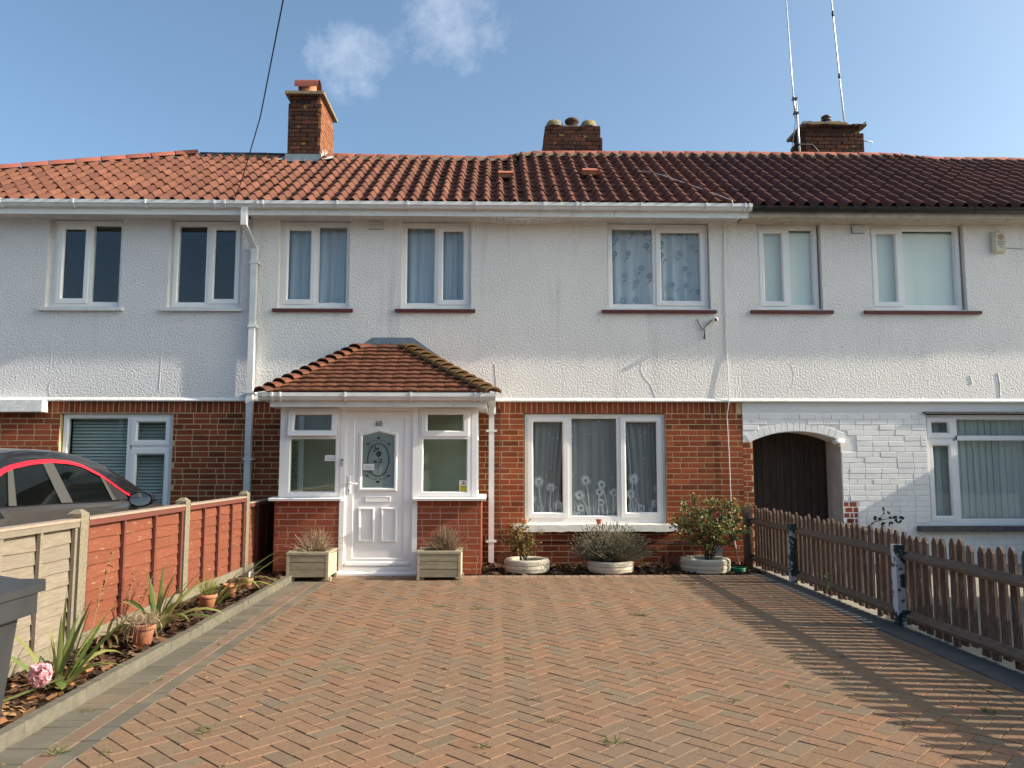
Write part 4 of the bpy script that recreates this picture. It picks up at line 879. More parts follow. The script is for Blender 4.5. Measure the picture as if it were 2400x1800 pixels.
def pwin(x0, x1, zs, opened):
    mb = MB().ring(x0, x1, .945, 2.045, .05, PY, PY + .07, .012); mb.box(x0 + .03, x1 - .03, PY - .001, PY + .066, 1.655, 1.70)
    fr = mb.build('window', UPVC, porch)
    a, b, c, d = x0 + .04, x1 - .04, 1.69, 2.03
    sm2 = MB().ring(a, b, c, d, .055, PY - .018, PY + .03, .016); pn = MB().box(a + .055, b - .055, PY + .02, PY + .03, c + .055, d - .055)
    if opened:
        for mb in (sm2, pn):
            an = R(11); mb.v = [(x, PY - .018 + (y - PY + .018) * math.cos(an) - (d - z) * math.sin(an), d - (d - z) * math.cos(an) - (y - PY + .018) * math.sin(an)) for x, y, z in mb.v]
    sm2.build('sash', UPVC, fr); pn.build('pane', G_DARK, fr)
    MB().box(x0 + .055, x1 - .055, PY + .022, PY + .034, .99, 1.66).build('pane', G_DARK, fr)
    return fr
pwin(-2.60, -1.925, 0, True); pwin(-.962, -.30, 0, False)
mb = MB(); mb.box(-2.668, -2.601, PY - .002, PY + .07, .945, 2.045); mb.box(-.299, -.232, PY - .002, PY + .07, .945, 2.045); mb.build('corner_post', UPVC, porch)
for xs, sg in ((-2.668, 1), (-.232, -1)):      # glazed returns
    mb = MB()
    for ya, yb, za, zb in ((PY + .071, -.02, .945, 1.0), (PY + .071, -.02, 1.99, 2.045), (PY + .071, PY + .13, 1.0, 1.99), (-.08, -.02, 1.0, 1.99), (PY + .13, -.08, 1.655, 1.70)): mb.box(min(xs, xs + sg * .06), max(xs, xs + sg * .06), ya, yb, za, zb)
    fr = mb.build('window', UPVC, porch); MB().box(min(xs + sg * .02, xs + sg * .03), max(xs + sg * .02, xs + sg * .03), PY + .13, -.08, 1.0, 1.99).build('pane', G_DARK, fr)
for a, b, c in ((-2.765, -1.885, -1), (-1.012, -.125, 1)):
    mb = MB().prismx([(PY + .08, .90), (PY - .10, .90), (PY - .105, .925), (PY - .06, .935), (PY + .08, .945)], a, b)
    xs = a if c < 0 else b
    mb.box(min(xs, xs - c * .10), max(xs, xs - c * .10), PY + .08, -.0, .905, .944)
    mb.build('window_sill', UPVC, porch)
MB().box(-2.66, -.24, -.02, -.004, .0, 2.2).build('inner_wall', mat('porch_inner_wall', (.50, .50, .42), (.42, .43, .36), 2, rough=.9), porch)
MB().box(-2.74, -.12, -1.19, -.0, 2.046, 2.06).build('porch_ceiling', UPVC_OLD, porch)
MB().box(-2.6, -.3, PY + .1, -.02, .01, .03).build('porch_floor', KERB, porch)
fa = MB(); fa.box(-2.745, -.112, -1.215, -1.195, 2.04, 2.19); fa.box(-2.745, -2.727, -1.194, 0, 2.04, 2.19); fa.box(-.13, -.112, -1.194, 0, 2.04, 2.19); fa.build('fascia', UPVC_OLD, porch)
gutter_w(porch, -2.865, -.005, [-2.70, -2.60, -1.82, -1.03, -.25, -.18], y0=-1.216, zt=2.205)
gs = MB()
for xo, xi in ((-2.865, -2.75), (-.107, -.005)): gs.box(xo, xi, -1.215, -.02, 2.115, 2.203)
gs.build('side_gutter', GUTTER_W, porch)
# door
fr = MB(); DX0, DX1 = -1.922, -.965
fr.box(DX0, -1.862, PY - .004, PY + .08, .0, 2.045); fr.box(-1.028, DX1, PY - .004, PY + .08, .0, 2.045); fr.box(-1.861, -1.029, PY - .004, PY + .08, 2.0, 2.045); fr.box(-1.861, -1.029, PY - .0045, PY + .08, .05, .105)
fr.box(-1.87, -1.845, PY + .006, PY + .07, .106, 1.999); fr.box(-1.045, -1.02, PY + .006, PY + .07, .106, 1.999)
fr.build('door_frame', DOORW, porch)
MB().prismx([(PY + .05, .0), (PY - .07, .0), (PY - .07, .022), (PY - .03, .045), (PY + .05, .049)], -1.955, -.962).build('threshold', DOORW, porch)
dy = PY + .016
df = MB().ring(-1.845, -1.045, .108, 1.998, .085, dy, dy + .05, .012); df.box(-1.76, -1.13, dy + .013, dy + .05, .19, 1.915)
df.prismx([(dy, .112), (dy - .026, .114), (dy - .02, .145), (dy, .16)], -1.84, -1.05)
door = df.build('front_door', DOORW, porch)
def raised(poly, inner, y0, h, name, m=DOORW):
    """raised moulding between two outlines"""
    n = len(poly); mid = [((a[0] * .5 + b[0] * .5), (a[1] * .5 + b[1] * .5)) for a, b in zip(poly, inner)]
    v = [(x, y0, z) for x, z in poly] + [(x, y0 - h, z) for x, z in [(a[0] * .7 + b[0] * .3, a[1] * .7 + b[1] * .3) for a, b in zip(poly, inner)]] + [(x, y0 - h, z) for x, z in [(a[0] * .35 + b[0] * .65, a[1] * .35 + b[1] * .65) for a, b in zip(poly, inner)]] + [(x, y0 + .002, z) for x, z in inner]
    f = [(r * n + i, r * n + (i + 1) % n, (r + 1) * n + (i + 1) % n, (r + 1) * n + i) for r in range(3) for i in range(n)]
    return MB().add(v, f).build(name, m, door)
fp = dy + .013
raised([(-1.70, 1.01), (-1.215, 1.01), (-1.215, 1.735), (-1.457, 1.79), (-1.70, 1.735)], [(-1.648, 1.058), (-1.264, 1.058), (-1.264, 1.695), (-1.457, 1.74), (-1.648, 1.695)], fp, .022, 'glass_moulding')
MB().prism([(-1.66, 1.045), (-1.252, 1.045), (-1.252, 1.70), (-1.457, 1.75), (-1.66, 1.70)], fp - .004, fp - .002).build('door_glass', ETCH, door)
for a, b in ((-1.696, -1.49), (-1.418, -1.214)): raised([(a, .388), (b, .388), (b, .815), (a, .815)], [(a + .036, .424), (b - .036, .424), (b - .036, .779), (a + .036, .779)], fp, .017, 'door_panel')
raised([(-1.606, .882), (-1.30, .882), (-1.30, .948), (-1.606, .948)], [(-1.594, .893), (-1.312, .893), (-1.312, .937), (-1.594, .937)], fp, .010, 'letter_plate'); MB().box(-1.596, -1.31, fp - .007, fp + .01, .891, .939).build('letter_flap', DOORW, door)
MB().cbox(-1.826, -1.79, dy - .014, dy, .985, 1.20, .006).build('handle_plate', DOORW, door)
MB().tube([(-1.808, dy - .01, 1.105), (-1.808, dy - .05, 1.107), (-1.79, dy - .056, 1.108), (-1.70, dy - .052, 1.106)], [.011, .011, .010, .008], 8).build('door_handle', DOORW, door)
MB().lathe([(.006, 0), (.006, .004)], (0, 0, 0), 8, close=True)
MB().box(-1.813, -1.803, dy - .018, dy - .013, 1.01, 1.035).build('keyhole', BLACKPL, door)
text('door_number', '60', .095, (-1.457, fp - .006, 1.845), mat('grey_metal_numeral', (.22, .22, .22), rough=.3, metal=.6), door, .006, sx=.95)
# etched pattern on the frosted glass
et = MB(); ey = fp - .0055
def stroke(pts, w_):
    for (xa, za), (xb, zb) in zip(pts, pts[1:]):
        d = Vector((xb - xa, zb - za)); d = d.normalized() if d.length else d; nx, nz = -d.y * w_ / 2, d.x * w_ / 2
        et.add([(xa - nx, ey, za - nz), (xb - nx, ey, zb - nz), (xb + nx, ey, zb + nz), (xa + nx, ey, za + nz)], [(0, 1, 2, 3)])
def blob(x, z, a, l, w_):
    ca, sa = math.cos(a), math.sin(a); P = [(0, 0), (l * .35, -w_ / 2), (l * .75, -w_ * .35), (l, 0), (l * .75, w_ * .35), (l * .35, w_ / 2)]
    et.add([(x + p * ca - q * sa, ey - .0004, z + p * sa + q * ca) for p, q in P], [(0, 1, 2, 3, 4, 5)])
ox, oz = -1.457, 1.398
for rx, rz_, w_ in ((.128, .198, .009), (.139, .209, .003)): stroke([(ox + rx * math.cos(t * .1309), oz + rz_ * math.sin(t * .1309)) for t in range(49)], w_)
for sg in (1, -1):
    for k in range(5): blob(ox, oz + sg * .26, R(90 + (k - 2) * 36) if sg > 0 else R(-90 + (k - 2) * 36), .028, .014)
    for s2 in (1, -1):
        stroke([(ox + s2 * (.012 + .026 * t), oz + sg * (.235 - .012 * math.sin(t * 3)) + sg * .004) for t in [i / 6 for i in range(7)]], .004)
        stroke([(ox + s2 * (.03 + .07 * t), oz + sg * (.243 - .03 * t * t)) for t in [i / 6 for i in range(7)]], .004); blob(ox + s2 * .105, oz + sg * .215, R(-30 * s2 * sg + (0 if s2 > 0 else 180)), .024, .012)
        for k in range(4): blob(ox + s2 * .135, oz + sg * .185, R((40 + k * 40) * sg if s2 > 0 else 180 - (40 + k * 40) * sg), .026, .011)
        stroke([(ox + s2 * (.07 + .05 * t), oz + sg * (.195 - .05 * t)) for t in [i / 5 for i in range(6)]], .0035)
stroke([(ox + .004, oz + .05), (ox + .002, oz - .06), (ox - .002, oz - .165)], .004)
for k in range(11): a = k * .571; blob(ox + .006 + math.cos(a) * .012, oz + .075 + math.sin(a) * .014, a, .026, .016)
blob(ox + .006, oz + .06, R(90), .03, .024)
for sx_, sz_, an in ((-.03, -.03, 150), (-.012, -.018, 200), (.02, -.01, 40), (.016, -.022, -20), (-.02, .115, 110), (-.03, .105, 160), (-.012, .12, 60), (-.035, .13, 95)): blob(ox + sx_, oz + sz_, R(an), .04, .02)
et.build('etched_pattern', ETCHP, door)
def notice(label, x0, x1, z0, z1, y, lines):
    t = thing('paper_notice', label, 'notice', ((x0 + x1) / 2, y, z0)); MB().box(x0, x1, y - .002, y, z0, z1).build('sheet', LABELW, t)
    mb = MB(); mb.box(x0, x1, y - .003, y - .002, z0, z0 + .014)
    mb.build('printed_line', GREYPR, t)
    for k in range(lines): MB().box(x0 + .02, x1 - .02, y - .0027, y - .0022, z0 + .03 + k * .016, z0 + .033 + k * .016).build('printed_line', GREYPR, t)
notice('small white notice stuck inside the porch window, next to the door frame', -2.115, -1.985, 1.37, 1.456, PY + .018, 3)
notice('small white notice stuck on the rose glass of the front door', -1.642, -1.505, 1.258, 1.348, fp - .008, 3)
wsn = thing('warning_sign', 'white and yellow camera warning sticker in the lower corner of the porch window', 'sticker', (-.40, PY + .018, 1.0))
sx0, sz0, sy = -.452, .992, PY + .019
MB().box(sx0, sx0 + .102, sy - .002, sy, sz0, sz0 + .155).build('sheet', LABELW, wsn); MB().box(sx0 + .008, sx0 + .094, sy - .0026, sy - .002, sz0 + .006, sz0 + .088).build('yellow_field', YELLOW, wsn)
tr = MB(); tr.prism([(sx0 + .024, sz0 + .102), (sx0 + .078, sz0 + .102), (sx0 + .051, sz0 + .150)], sy - .0026, sy - .002); tr.build('triangle', BLACKPR, wsn)
MB().prism([(sx0 + .032, sz0 + .107), (sx0 + .07, sz0 + .107), (sx0 + .051, sz0 + .141)], sy - .0032, sy - .0026).build('triangle_field', YELLOW, wsn)
mb = MB(); mb.box(sx0 + .043, sx0 + .058, sy - .0037, sy - .0032, sz0 + .113, sz0 + .121); mb.add([(sx0 + .057, sy - .0037, sz0 + .117), (sx0 + .064, sy - .0037, sz0 + .113), (sx0 + .064, sy - .0037, sz0 + .122)], [(0, 1, 2)]); mb.build('camera_symbol', BLACKPR, wsn)
text('lettering', 'SMILE!', .027, (sx0 + .051, sy - .003, sz0 + .073), BLACKPR, wsn, .0003, sx=.92); text('lettering', 'YOU ARE', .018, (sx0 + .051, sy - .003, sz0 + .045), BLACKPR, wsn, .0003); text('lettering', 'ON CCTV', .017, (sx0 + .051, sy - .003, sz0 + .022), BLACKPR, wsn, .0003)
ks = thing('bell_push', 'small grey bell push fixed to the door frame above the handle', 'bell push', (-1.889, PY - .004, 1.32))
MB().cbox(-1.908, -1.872, PY - .024, PY - .004, 1.325, 1.415, .005).build('case', mat('grey_box', (.5, .5, .5), rough=.4), ks); MB().lathe([(.009, 0), (.006, .004)], (0, 0, 0), 8, close=True)
MB().box(-1.899, -1.881, PY - .027, PY - .024, 1.385, 1.403).build('button', BLACKPL, ks)
# porch roof
P0, P1 = Vector((0, -1.25, 2.205)), Vector((0, -.055, 2.955)); pd_ = (P1 - P0).normalized(); pl = (P1 - P0).length; pp = math.atan2(pd_.z, pd_.y); NR = 12
pdk = MB(); E0, E1, T0, T1 = (-2.80, -1.25, 2.195), (-.075, -1.25, 2.195), (-1.80, -.05, 2.945), (-1.265, -.05, 2.945)
pdk.quad(E0, E1, T1, T0); pdk.add([E0, T0, (-1.80, .0, 2.97), (-2.80, 0, 2.195)], [(0, 1, 2, 3)]); pdk.add([E1, (-.075, 0, 2.195), (-1.265, .0, 2.97), T1], [(0, 1, 2, 3)])
proof = pdk.build('roof', DECK, porch)
for k in range(NR):
    t0 = k / NR; xl, xr = -2.80 + t0 * 1.0, -.075 - t0 * 1.19; s0 = k * pl / NR - .03; ln = pl / NR + .055
    x = xl + .02 - (.0825 if k % 2 else 0)
    while x < xr - .02:
        a, b = max(x + .0015, xl + .02), min(x + .1635, xr - .02)
        if b - a > .03:
            q = P0 + pd_ * s0; wd = b - a; M = Matrix.Translation(((a + b) / 2, q.y, q.z + .052 + rnd.uniform(-.004, .004))) @ Matrix.Rotation(pp - .21 + rnd.uniform(-.02, .02), 4, 'X') @ Matrix.Rotation(rnd.uniform(-.012, .012), 4, 'Y')
            tb = MB(); cam_ = .006
            tb.add([(-wd / 2, 0, -.02), (wd / 2, 0, -.02), (wd / 2, ln, -.014), (-wd / 2, ln, -.014), (-wd / 2, 0, 0), (0, 0, cam_), (wd / 2, 0, 0), (wd / 2, ln, 0), (0, ln, cam_), (-wd / 2, ln, 0)], [(4, 5, 8, 9), (5, 6, 7, 8), (0, 1, 6, 5, 4), (1, 2, 7, 6), (3, 0, 4, 9)])
            o = link('tile', tb.mesh('tile', TILE_P), proof); bw_ = WL[proof.name]
            o.matrix_local = Matrix.Translation(-bw_) @ M
        x += .165
for (e, t) in ((Vector((-2.80, -1.26, 2.215)), Vector((-1.79, -.06, 2.965))), (Vector((-.075, -1.26, 2.215)), Vector((-1.275, -.06, 2.965)))):
    d = (t - e).normalized(); side = Vector((0, 0, 1)).cross(d).normalized(); up = d.cross(side)
    L_ = (t - e).length / NR
    for k in range(NR):
        c0 = e + d * (k * L_ - .06) + up * .098; c1 = e + d * (k * L_ + L_ + .03) + up * .024; mb = MB(); v = []
        for c, w_, h_ in ((c0, .135, .075), (c1, .085, .05)):
            for j in range(7):
                a = math.pi * (j / 6); v.append(c + side * (-math.cos(a) * w_) + up * (math.sin(a) * h_ - h_))
        v += [p - up * .022 + d * .004 for p in v[:7]]
        mb.add(v, [(j, 7 + j, 8 + j, j + 1) if e.x < -2 else (j, j + 1, 8 + j, 7 + j) for j in range(6)], False); mb.add([v[j] for j in range(7)] + v[14:], [(j, j + 1, 8 + j, 7 + j) for j in range(6)])
        mb.build('hip_tile', TILE_P if e.x < -2 else mat('mossy_hip_tile', (.17, .085, .045), pal=[(.14, .065, .037), (.21, .105, .055), (.17, .085, .045)], rn=.12, var=(.15, .11, .045), vs=14, rough=.92, bump=.6, bs=70, spec=.1, dirt=((.42, .36, .2), 20, .62, .75)), proof)
sdm = MB()
for k in range(NR):
    z0, z1 = 2.21 + .75 * k / NR, 2.21 + .75 * (k + 1) / NR
    for xe, xt, sg in ((-2.80, -1.80, 1), (-.075, -1.265, -1)):
        xa, xb = xe + (xt - xe) * k / NR, xe + (xt - xe) * (k + 1) / NR; ya = -1.25 + 1.2 * k / NR
        n = max(1, int(-ya / .165))
        for j in range(n):
            y0_, y1_ = ya + (-ya) * j / n + .002, ya + (-ya) * (j + 1) / n - .002
            sdm.add([(xa, y0_, z0 + .03), (xa, y1_, z0 + .03), (xb, y1_, z1 + .015), (xb, y0_, z1 + .015), (xa, y0_, z0 + .012), (xa, y1_, z0 + .012)], [(0, 1, 2, 3), (0, 4, 5, 1)])
sdm.build('side_tile', TILE_P, proof, kind='stuff')
fm = MB(); fm.add([(-1.75, -.012, 2.965), (-1.22, -.012, 2.965), (-1.15, -.008, 3.085), (-1.71, -.008, 3.085), (-1.75, -.09, 2.96), (-1.22, -.09, 2.96)], [(0, 1, 2, 3), (4, 5, 1, 0)])
fm.quad((-1.22, -.011, 2.965), (-.04, -.011, 2.225), (-.02, -.009, 2.285), (-1.15, -.009, 3.085)); fm.quad((-2.84, -.011, 2.225), (-1.75, -.011, 2.965), (-1.71, -.009, 3.085), (-2.86, -.009, 2.285))
fm.build('lead_flashing', LEAD, porch)
pp_ = MB(); pp_.box(-.095, -.022, -.115, -.045, .03, 1.98)
pp_.add([(-.095, -.115, 1.98), (-.022, -.115, 1.98), (-.022, -.045, 1.98), (-.095, -.045, 1.98), (-.10, -.28, 2.12), (-.03, -.28, 2.12), (-.03, -.2, 2.12), (-.10, -.2, 2.12)], [(0, 1, 5, 4), (1, 2, 6, 5), (2, 3, 7, 6), (3, 0, 4, 7)])
pdp = pp_.build('downpipe', GUTTER_W, porch)
for z in (1.78, .30): MB().box(-.13, .012, -.122, .03, z, z + .028).build('pipe_clip', GUTTER_W, pdp)
MB().box(-.118, .0, -.17, -.04, 2.02, 2.125).build('pipe_hopper', GUTTER_W, pdp)
MB().box(-.09, -.027, -.11, -.05, -.02, .03).build('pipe_shoe', BLACKPL, pdp)

# ---------------------------------------------------------------- red and grey lap fence with concrete posts (left border)
FX = -2.98
def lap_fence(label, y0, y1, ztop, m, mb_, mr, nb, nbat, group='lap fences along the flower bed'):
    t = thing('lap_fence', label, 'fence', (FX, (y0 + y1) / 2, 0), group)
    h = (ztop - .05 - .15) / nb
    for k in range(nb):
        za = .15 + k * h; n = 8; v = []; ph = rnd.uniform(0, 6)
        for i in range(n + 1):
            yy = y0 + .01 + (y1 - y0 - .02) * i / n; w1 = .006 * math.sin(i * 1.3 + ph) + rnd.uniform(-.002, .002)
            v += [(FX + .002, yy, za - .010 + w1), (FX + .010, yy, za - .010 + w1), (FX - .004, yy, za + h + .008), (FX - .010, yy, za + h + .008)]
        f = []
        for i in range(n):
            a = i * 4; f += [(a + 1, a + 5, a + 6, a + 2), (a, a + 4, a + 5, a + 1), (a + 2, a + 6, a + 7, a + 3), (a + 3, a + 7, a + 4, a)]
        MB().add(v, f).build('board', m, t)
    for i in range(nbat):
        yy = y0 + .022 + (y1 - y0 - .044) * i / (nbat - 1); w_ = .016
        MB().box(FX + .011, FX + .036, yy - w_, yy + w_, .16, ztop - .047).build('batten', mb_, t); MB().box(FX - .04, FX - .014, yy - w_, yy + w_, .16, ztop - .047).build('batten', mb_, t)
    rl = MB().box(FX + .018, FX + .045, y0, y1, ztop - .046, ztop - .004); rl.build('top_rail', mr, t); MB().box(FX - .045, FX + .052, y0 + .004, y1 - .004, ztop - .003, ztop + .014).build('capping', GREYRAIL, t)
    MB().box(FX - .025, FX + .025, y0, y1, -.02, .146).build('gravel_board', CONC, t)
lap_fence('silvered grey lap fence panel behind the wheelie bin', -6.88, -5.14, .955, GREYWOOD, GREYWOOD, GREYWOOD, 8, 5)
lap_fence('long red stained fence panel, the one nearest the grey panel', -5.02, -3.24, .955, REDWOOD, REDWOOD2, REDWOOD2, 8, 4)
lap_fence('red stained fence panel between the second and third concrete posts', -3.12, -1.39, .955, REDWOOD, REDWOOD2, REDWOOD2, 8, 5)
lap_fence('short red fence panel in shade between last concrete post and house wall', -1.28, -.05, .88, REDWOOD, REDWOOD2, REDWOOD2, 8, 4)
for yv, lab in ((-5.08, 'concrete fence post between the grey and red fence panels'), (-3.18, 'concrete fence post in the middle of the red fence'), (-1.335, 'concrete fence post nearest the house'), (-6.94, 'concrete fence post behind the wheelie bin')):
    mb = MB().box(FX - .05, FX + .05, yv - .055, yv + .055, -.05, 1.0)
    mb.add([(FX - .05, yv - .055, 1.0), (FX + .05, yv - .055, 1.0), (FX + .05, yv + .055, 1.0), (FX - .05, yv + .055, 1.0), (FX - .02, yv - .02, 1.03), (FX + .02, yv - .02, 1.03), (FX + .02, yv + .02, 1.03), (FX - .02, yv + .02, 1.03)], [(0, 1, 5, 4), (1, 2, 6, 5), (2, 3, 7, 6), (3, 0, 4, 7), (4, 5, 6, 7)])
    tag(mb.build('concrete_post', CONC, None), lab, 'fence post', 'concrete fence posts along the flower bed')

# ---------------------------------------------------------------- brown picket fence (right border)
pf = thing('picket_fence', 'low brown picket fence with flaking posts along the driveway edge', 'fence', (3.45, -3.5, 0))
yv = -.2; k = 0
while yv > -8.0:
    w_ = rnd.uniform(.068, .080); zt = .775 + rnd.uniform(-.022, .018); x = 3.475 + rnd.uniform(-.004, .004); a = rnd.uniform(-.018, .018); b = rnd.uniform(-.02, .03)
    mb = MB().prismx([(yv - w_ / 2, b), (yv + w_ / 2, b), (yv + w_ / 2 + a * .7, zt - .045 + rnd.uniform(-.008, .008)), (yv + .012 + a, zt), (yv - .012 + a, zt + rnd.uniform(-.006, .004)), (yv - w_ / 2 + a * .7, zt - .045 + rnd.uniform(-.008, .008))][::-1], x, x + .022)
    mb.build('picket', PICKET, pf); yv -= .1205 + rnd.uniform(-.006, .006); k += 1
for (ya, yb) in ((-.10, -1.69), (-1.70, -4.10), (-4.11, -6.5), (-6.51, -8.6)):
    for za, tri in ((.545, .08), (.06, .075)):
        n = 6; v = []
        for i in range(n + 1):
            yy = ya + (yb - ya) * i / n; j = rnd.uniform(-.005, .005)
            v += [(3.472, yy, za + j), (3.415, yy, za + .008 + j), (3.405, yy, za + .034 + j), (3.472, yy, za + tri + j)]
        f = [(i * 4 + q, i * 4 + (q + 1) % 4, i * 4 + 4 + (q + 1) % 4, i * 4 + 4 + q) for i in range(n) for q in range(4)] + [(0, 3, 2, 1), (n * 4, n * 4 + 1, n * 4 + 2, n * 4 + 3)]
        MB().add(v, f).build('rail', RAIL, pf)
for yv, zt, m, w_ in ((-.10, .80, PICKET, .055), (-1.70, .665, FLAKE_G, .04), (-4.11, .672, FLAKE, .042), (-6.5, .67, FLAKE, .042)):
    MB().box(3.412 - w_, 3.412 + w_ * .7, yv - w_, yv + w_, -.05, zt).build('post', m, pf)
for yv in (-.10, -1.70, -4.11): 
    for z in (.56, .08): MB().box(3.40, 3.455, yv - .085, yv + .085, z, z + .055).build('bracket', mat('dark_green_bracket', (.02, .04, .034), rough=.7), pf)

# ---------------------------------------------------------------- cars
def car(label, cx, yf, paint, top, red, group, right=1):
    """hatchback, nose at yf, body runs towards -y; side faces x"""
    t = thing('parked_car', label, 'car', (cx, yf - 2, -.02), group)
    ST = [(0, .34, .60, .62), (.06, .30, .74, .70), (.2, .24, .80, .78), (.6, .22, .88, .83), (1.05, .22, .96, .85), (1.5, .22, 1.0, .86), (2.2, .22, 1.01, .865), (3.0, .22, 1.03, .865), (3.6, .24, 1.04, .85), (3.9, .28, 1.03, .80), (4.02, .34, .96, .72), (4.06, .42, .7, .68)]
    v = []
    for s_, zb, zt, hw in ST:
        for f_, z in ((-.72, zb), (-.97, zb + .08), (-1.0, .45), (-1.01, .62), (-.985, zt - .09), (-.955, zt - .02), (-.80, zt), (0, zt + .03), (.80, zt), (.955, zt - .02), (.985, zt - .09), (1.01, .62), (1.0, .45), (.97, zb + .08), (.72, zb)): v.append((cx + hw * f_, yf - s_, min(z, zt + .03)))
    m = 15; f = [(i * m + k, i * m + (k + 1) % m, (i + 1) * m + (k + 1) % m, (i + 1) * m + k) for i in range(len(ST) - 1) for k in range(m)] + [tuple(range(m - 1, -1, -1)), tuple(range((len(ST) - 1) * m, len(ST) * m))]
    MB().add(v, f, True).build('body', paint, t)
    GH = [(1.02, .97, .79), (1.25, 1.09, .755), (1.55, 1.235, .70), (1.9, 1.37, .64), (2.2, 1.44, .605), (2.6, 1.475, .59), (3.0, 1.475, .58), (3.35, 1.44, .575), (3.6, 1.37, .58), (3.85, 1.2, .62), (3.98, 1.0, .68)]
    def hw(z): return .815 - (z - .97) * .46
    v = []
    for s_, zt, h_ in GH:
        zs = [.95, .95 + (zt - .95) * .45, .95 + (zt - .95) * .8, zt - .025, zt, zt + .02]
        hs_ = [hw(z) for z in zs[:4]] + [hw(zt) - .07, 0]
        P = [(-h, z) for h, z in zip(hs_, zs)]; P = P + [(-x, z) for x, z in P[-2::-1]]
        v += [(cx + x, yf - s_, z) for x, z in P]
    m = 11; f = [(i * m + k, i * m + k + 1, (i + 1) * m + k + 1, (i + 1) * m + k) for i in range(len(GH) - 1) for k in range(m - 1)]
    MB().add(v, f, True).build('roof_shell', top, t)
    def ztop(s_):
        for (a, p, _), (b, q, _) in zip(GH, GH[1:]):
            if a <= s_ <= b: return p + (q - p) * (s_ - a) / (b - a)
        return 1.0
    # the windows' upper line as measured
    ARC = [(1.58, 1.03), (1.68, 1.06), (2.01, 1.235), (2.30, 1.335), (2.51, 1.365), (2.79, 1.375), (3.09, 1.36), (3.37, 1.325), (3.53, 1.285), (3.68, 1.215), (3.8, 1.10)]
    def arc(s_):
        for (a, p), (b, q) in zip(ARC, ARC[1:]):
            if a <= s_ <= b: return p + (q - p) * (s_ - a) / (b - a)
        return 1.0
    for sg in (1, -1):
        def sp(s_, z, o=.006): return (cx + sg * (hw(z) + o), yf - s_, z)
        def glaz(s0, s1, t0, t1, name, m, o=.008):
            """side piece whose lower edge runs s0..s1 and upper edge t0..t1"""
            n = 8; vv = []
            for i in range(n + 1):
                a, b = s0 + (s1 - s0) * i / n, t0 + (t1 - t0) * i / n
                for r in range(4): q = r / 3; z0 = 1.0 + .035 * (a - 1.6) / 2; vv.append(sp(a + (b - a) * q, z0 + (arc(b) - .012 - z0) * q, o))
            fs_ = [(i * 4 + r, i * 4 + 4 + r, i * 4 + 5 + r, i * 4 + 1 + r) for i in range(n) for r in range(3)]
            return MB().add(vv, fs_, True).build(name, m, t)
        glaz(1.98, 2.70, 2.03, 2.76, 'side_window', G_CAR); glaz(2.86, 3.50, 2.90, 3.36, 'side_window', G_CAR); glaz(3.58, 3.78, 3.42, 3.66, 'side_window', G_CAR); glaz(1.66, 1.93, 1.70, 1.99, 'quarter_panel', BLACKPL)
        glaz(2.69, 2.87, 2.75, 2.91, 'door_pillar', CARSILL, .010); glaz(3.49, 3.59, 3.35, 3.43, 'door_pillar', CARSILL, .010); glaz(1.92, 1.99, 1.98, 2.04, 'door_pillar', CARSILL, .010)
        glaz(1.99, 2.68, 2.04, 2.74, 'dark_cabin', SEATC, -.02)
        if red:
            v = []; n = 30
            for i in range(n + 1):
                s_ = 1.6 + (3.78 - 1.6) * i / n; z = arc(s_); v += [sp(s_, z - .014, .014), sp(s_, z + .018, .014), sp(s_, z + .02, -.01)]
            MB().add(v, [(i * 3 + r, i * 3 + 3 + r, i * 3 + 4 + r, i * 3 + 1 + r) for i in range(n) for r in range(2)], True).build('red_trim', CARRED, t)
        mc = Vector((cx + sg * .93, yf - 1.62, 1.0)); mb = MB(); v = []; nn = 10
        for i, (yy, r) in enumerate(((.10, .25), (.07, .7), (.02, .95), (-.03, 1.0), (-.05, .96))):
            for k in range(nn): a = 6.2832 * k / nn; v.append(mc + Vector((math.cos(a) * .125 * r * (1 if abs(math.cos(a)) > .3 else 1.0), yy, math.sin(a) * .082 * r)))
        mb.add(v, [(i * nn + k, i * nn + (k + 1) % nn, (i + 1) * nn + (k + 1) % nn, (i + 1) * nn + k) for i in range(4) for k in range(nn)] + [tuple(range(nn))], True)
        mm_ = mb.build('wing_mirror', CARBLACK, t)
        MB().add([mc + Vector((math.cos(6.2832 * k / nn) * .108, -.052, math.sin(6.2832 * k / nn) * .068)) for k in range(nn)], [tuple(range(nn))]).build('mirror_face', MIRROR, mm_)
        MB().box(min(cx + sg * .79, cx + sg * .86), max(cx + sg * .79, cx + sg * .86), yf - 1.66, yf - 1.60, .93, .99).build('mirror_arm', BLACKPL, t)
        for s_ in (.78, 3.30):
            wh = MB(); c = (cx + sg * .80, yf - s_, .29); n = 20; v = []
            for xx, r in ((.075, .18), (.09, .2), (.085, .29), (.0, .305), (-.1, .29)):
                for k in range(n): a = 6.2832 * k / n; v.append((c[0] + sg * xx, c[1] + math.cos(a) * r, c[2] + math.sin(a) * r))
            wh.add(v, [(i * n + k, i * n + (k + 1) % n, (i + 1) * n + (k + 1) % n, (i + 1) * n + k) for i in range(4) for k in range(n)], True); wo = wh.build('wheel', RUBBER, t)
            MB().add([(c[0] + sg * .08, c[1] + math.cos(6.2832 * k / n) * .185, c[2] + math.sin(6.2832 * k / n) * .185) for k in range(n)], [tuple(range(n))]).build('rim', CHROME, wo)
        gl = MB(); 
        for s_ in (1.72, 2.80): gl.box(min(cx + sg * .853, cx + sg * .868), max(cx + sg * .853, cx + sg * .868), yf - s_ - .004, yf - s_ + .004, .3, .94)
        gl.build('door_gap', HOLE, t)
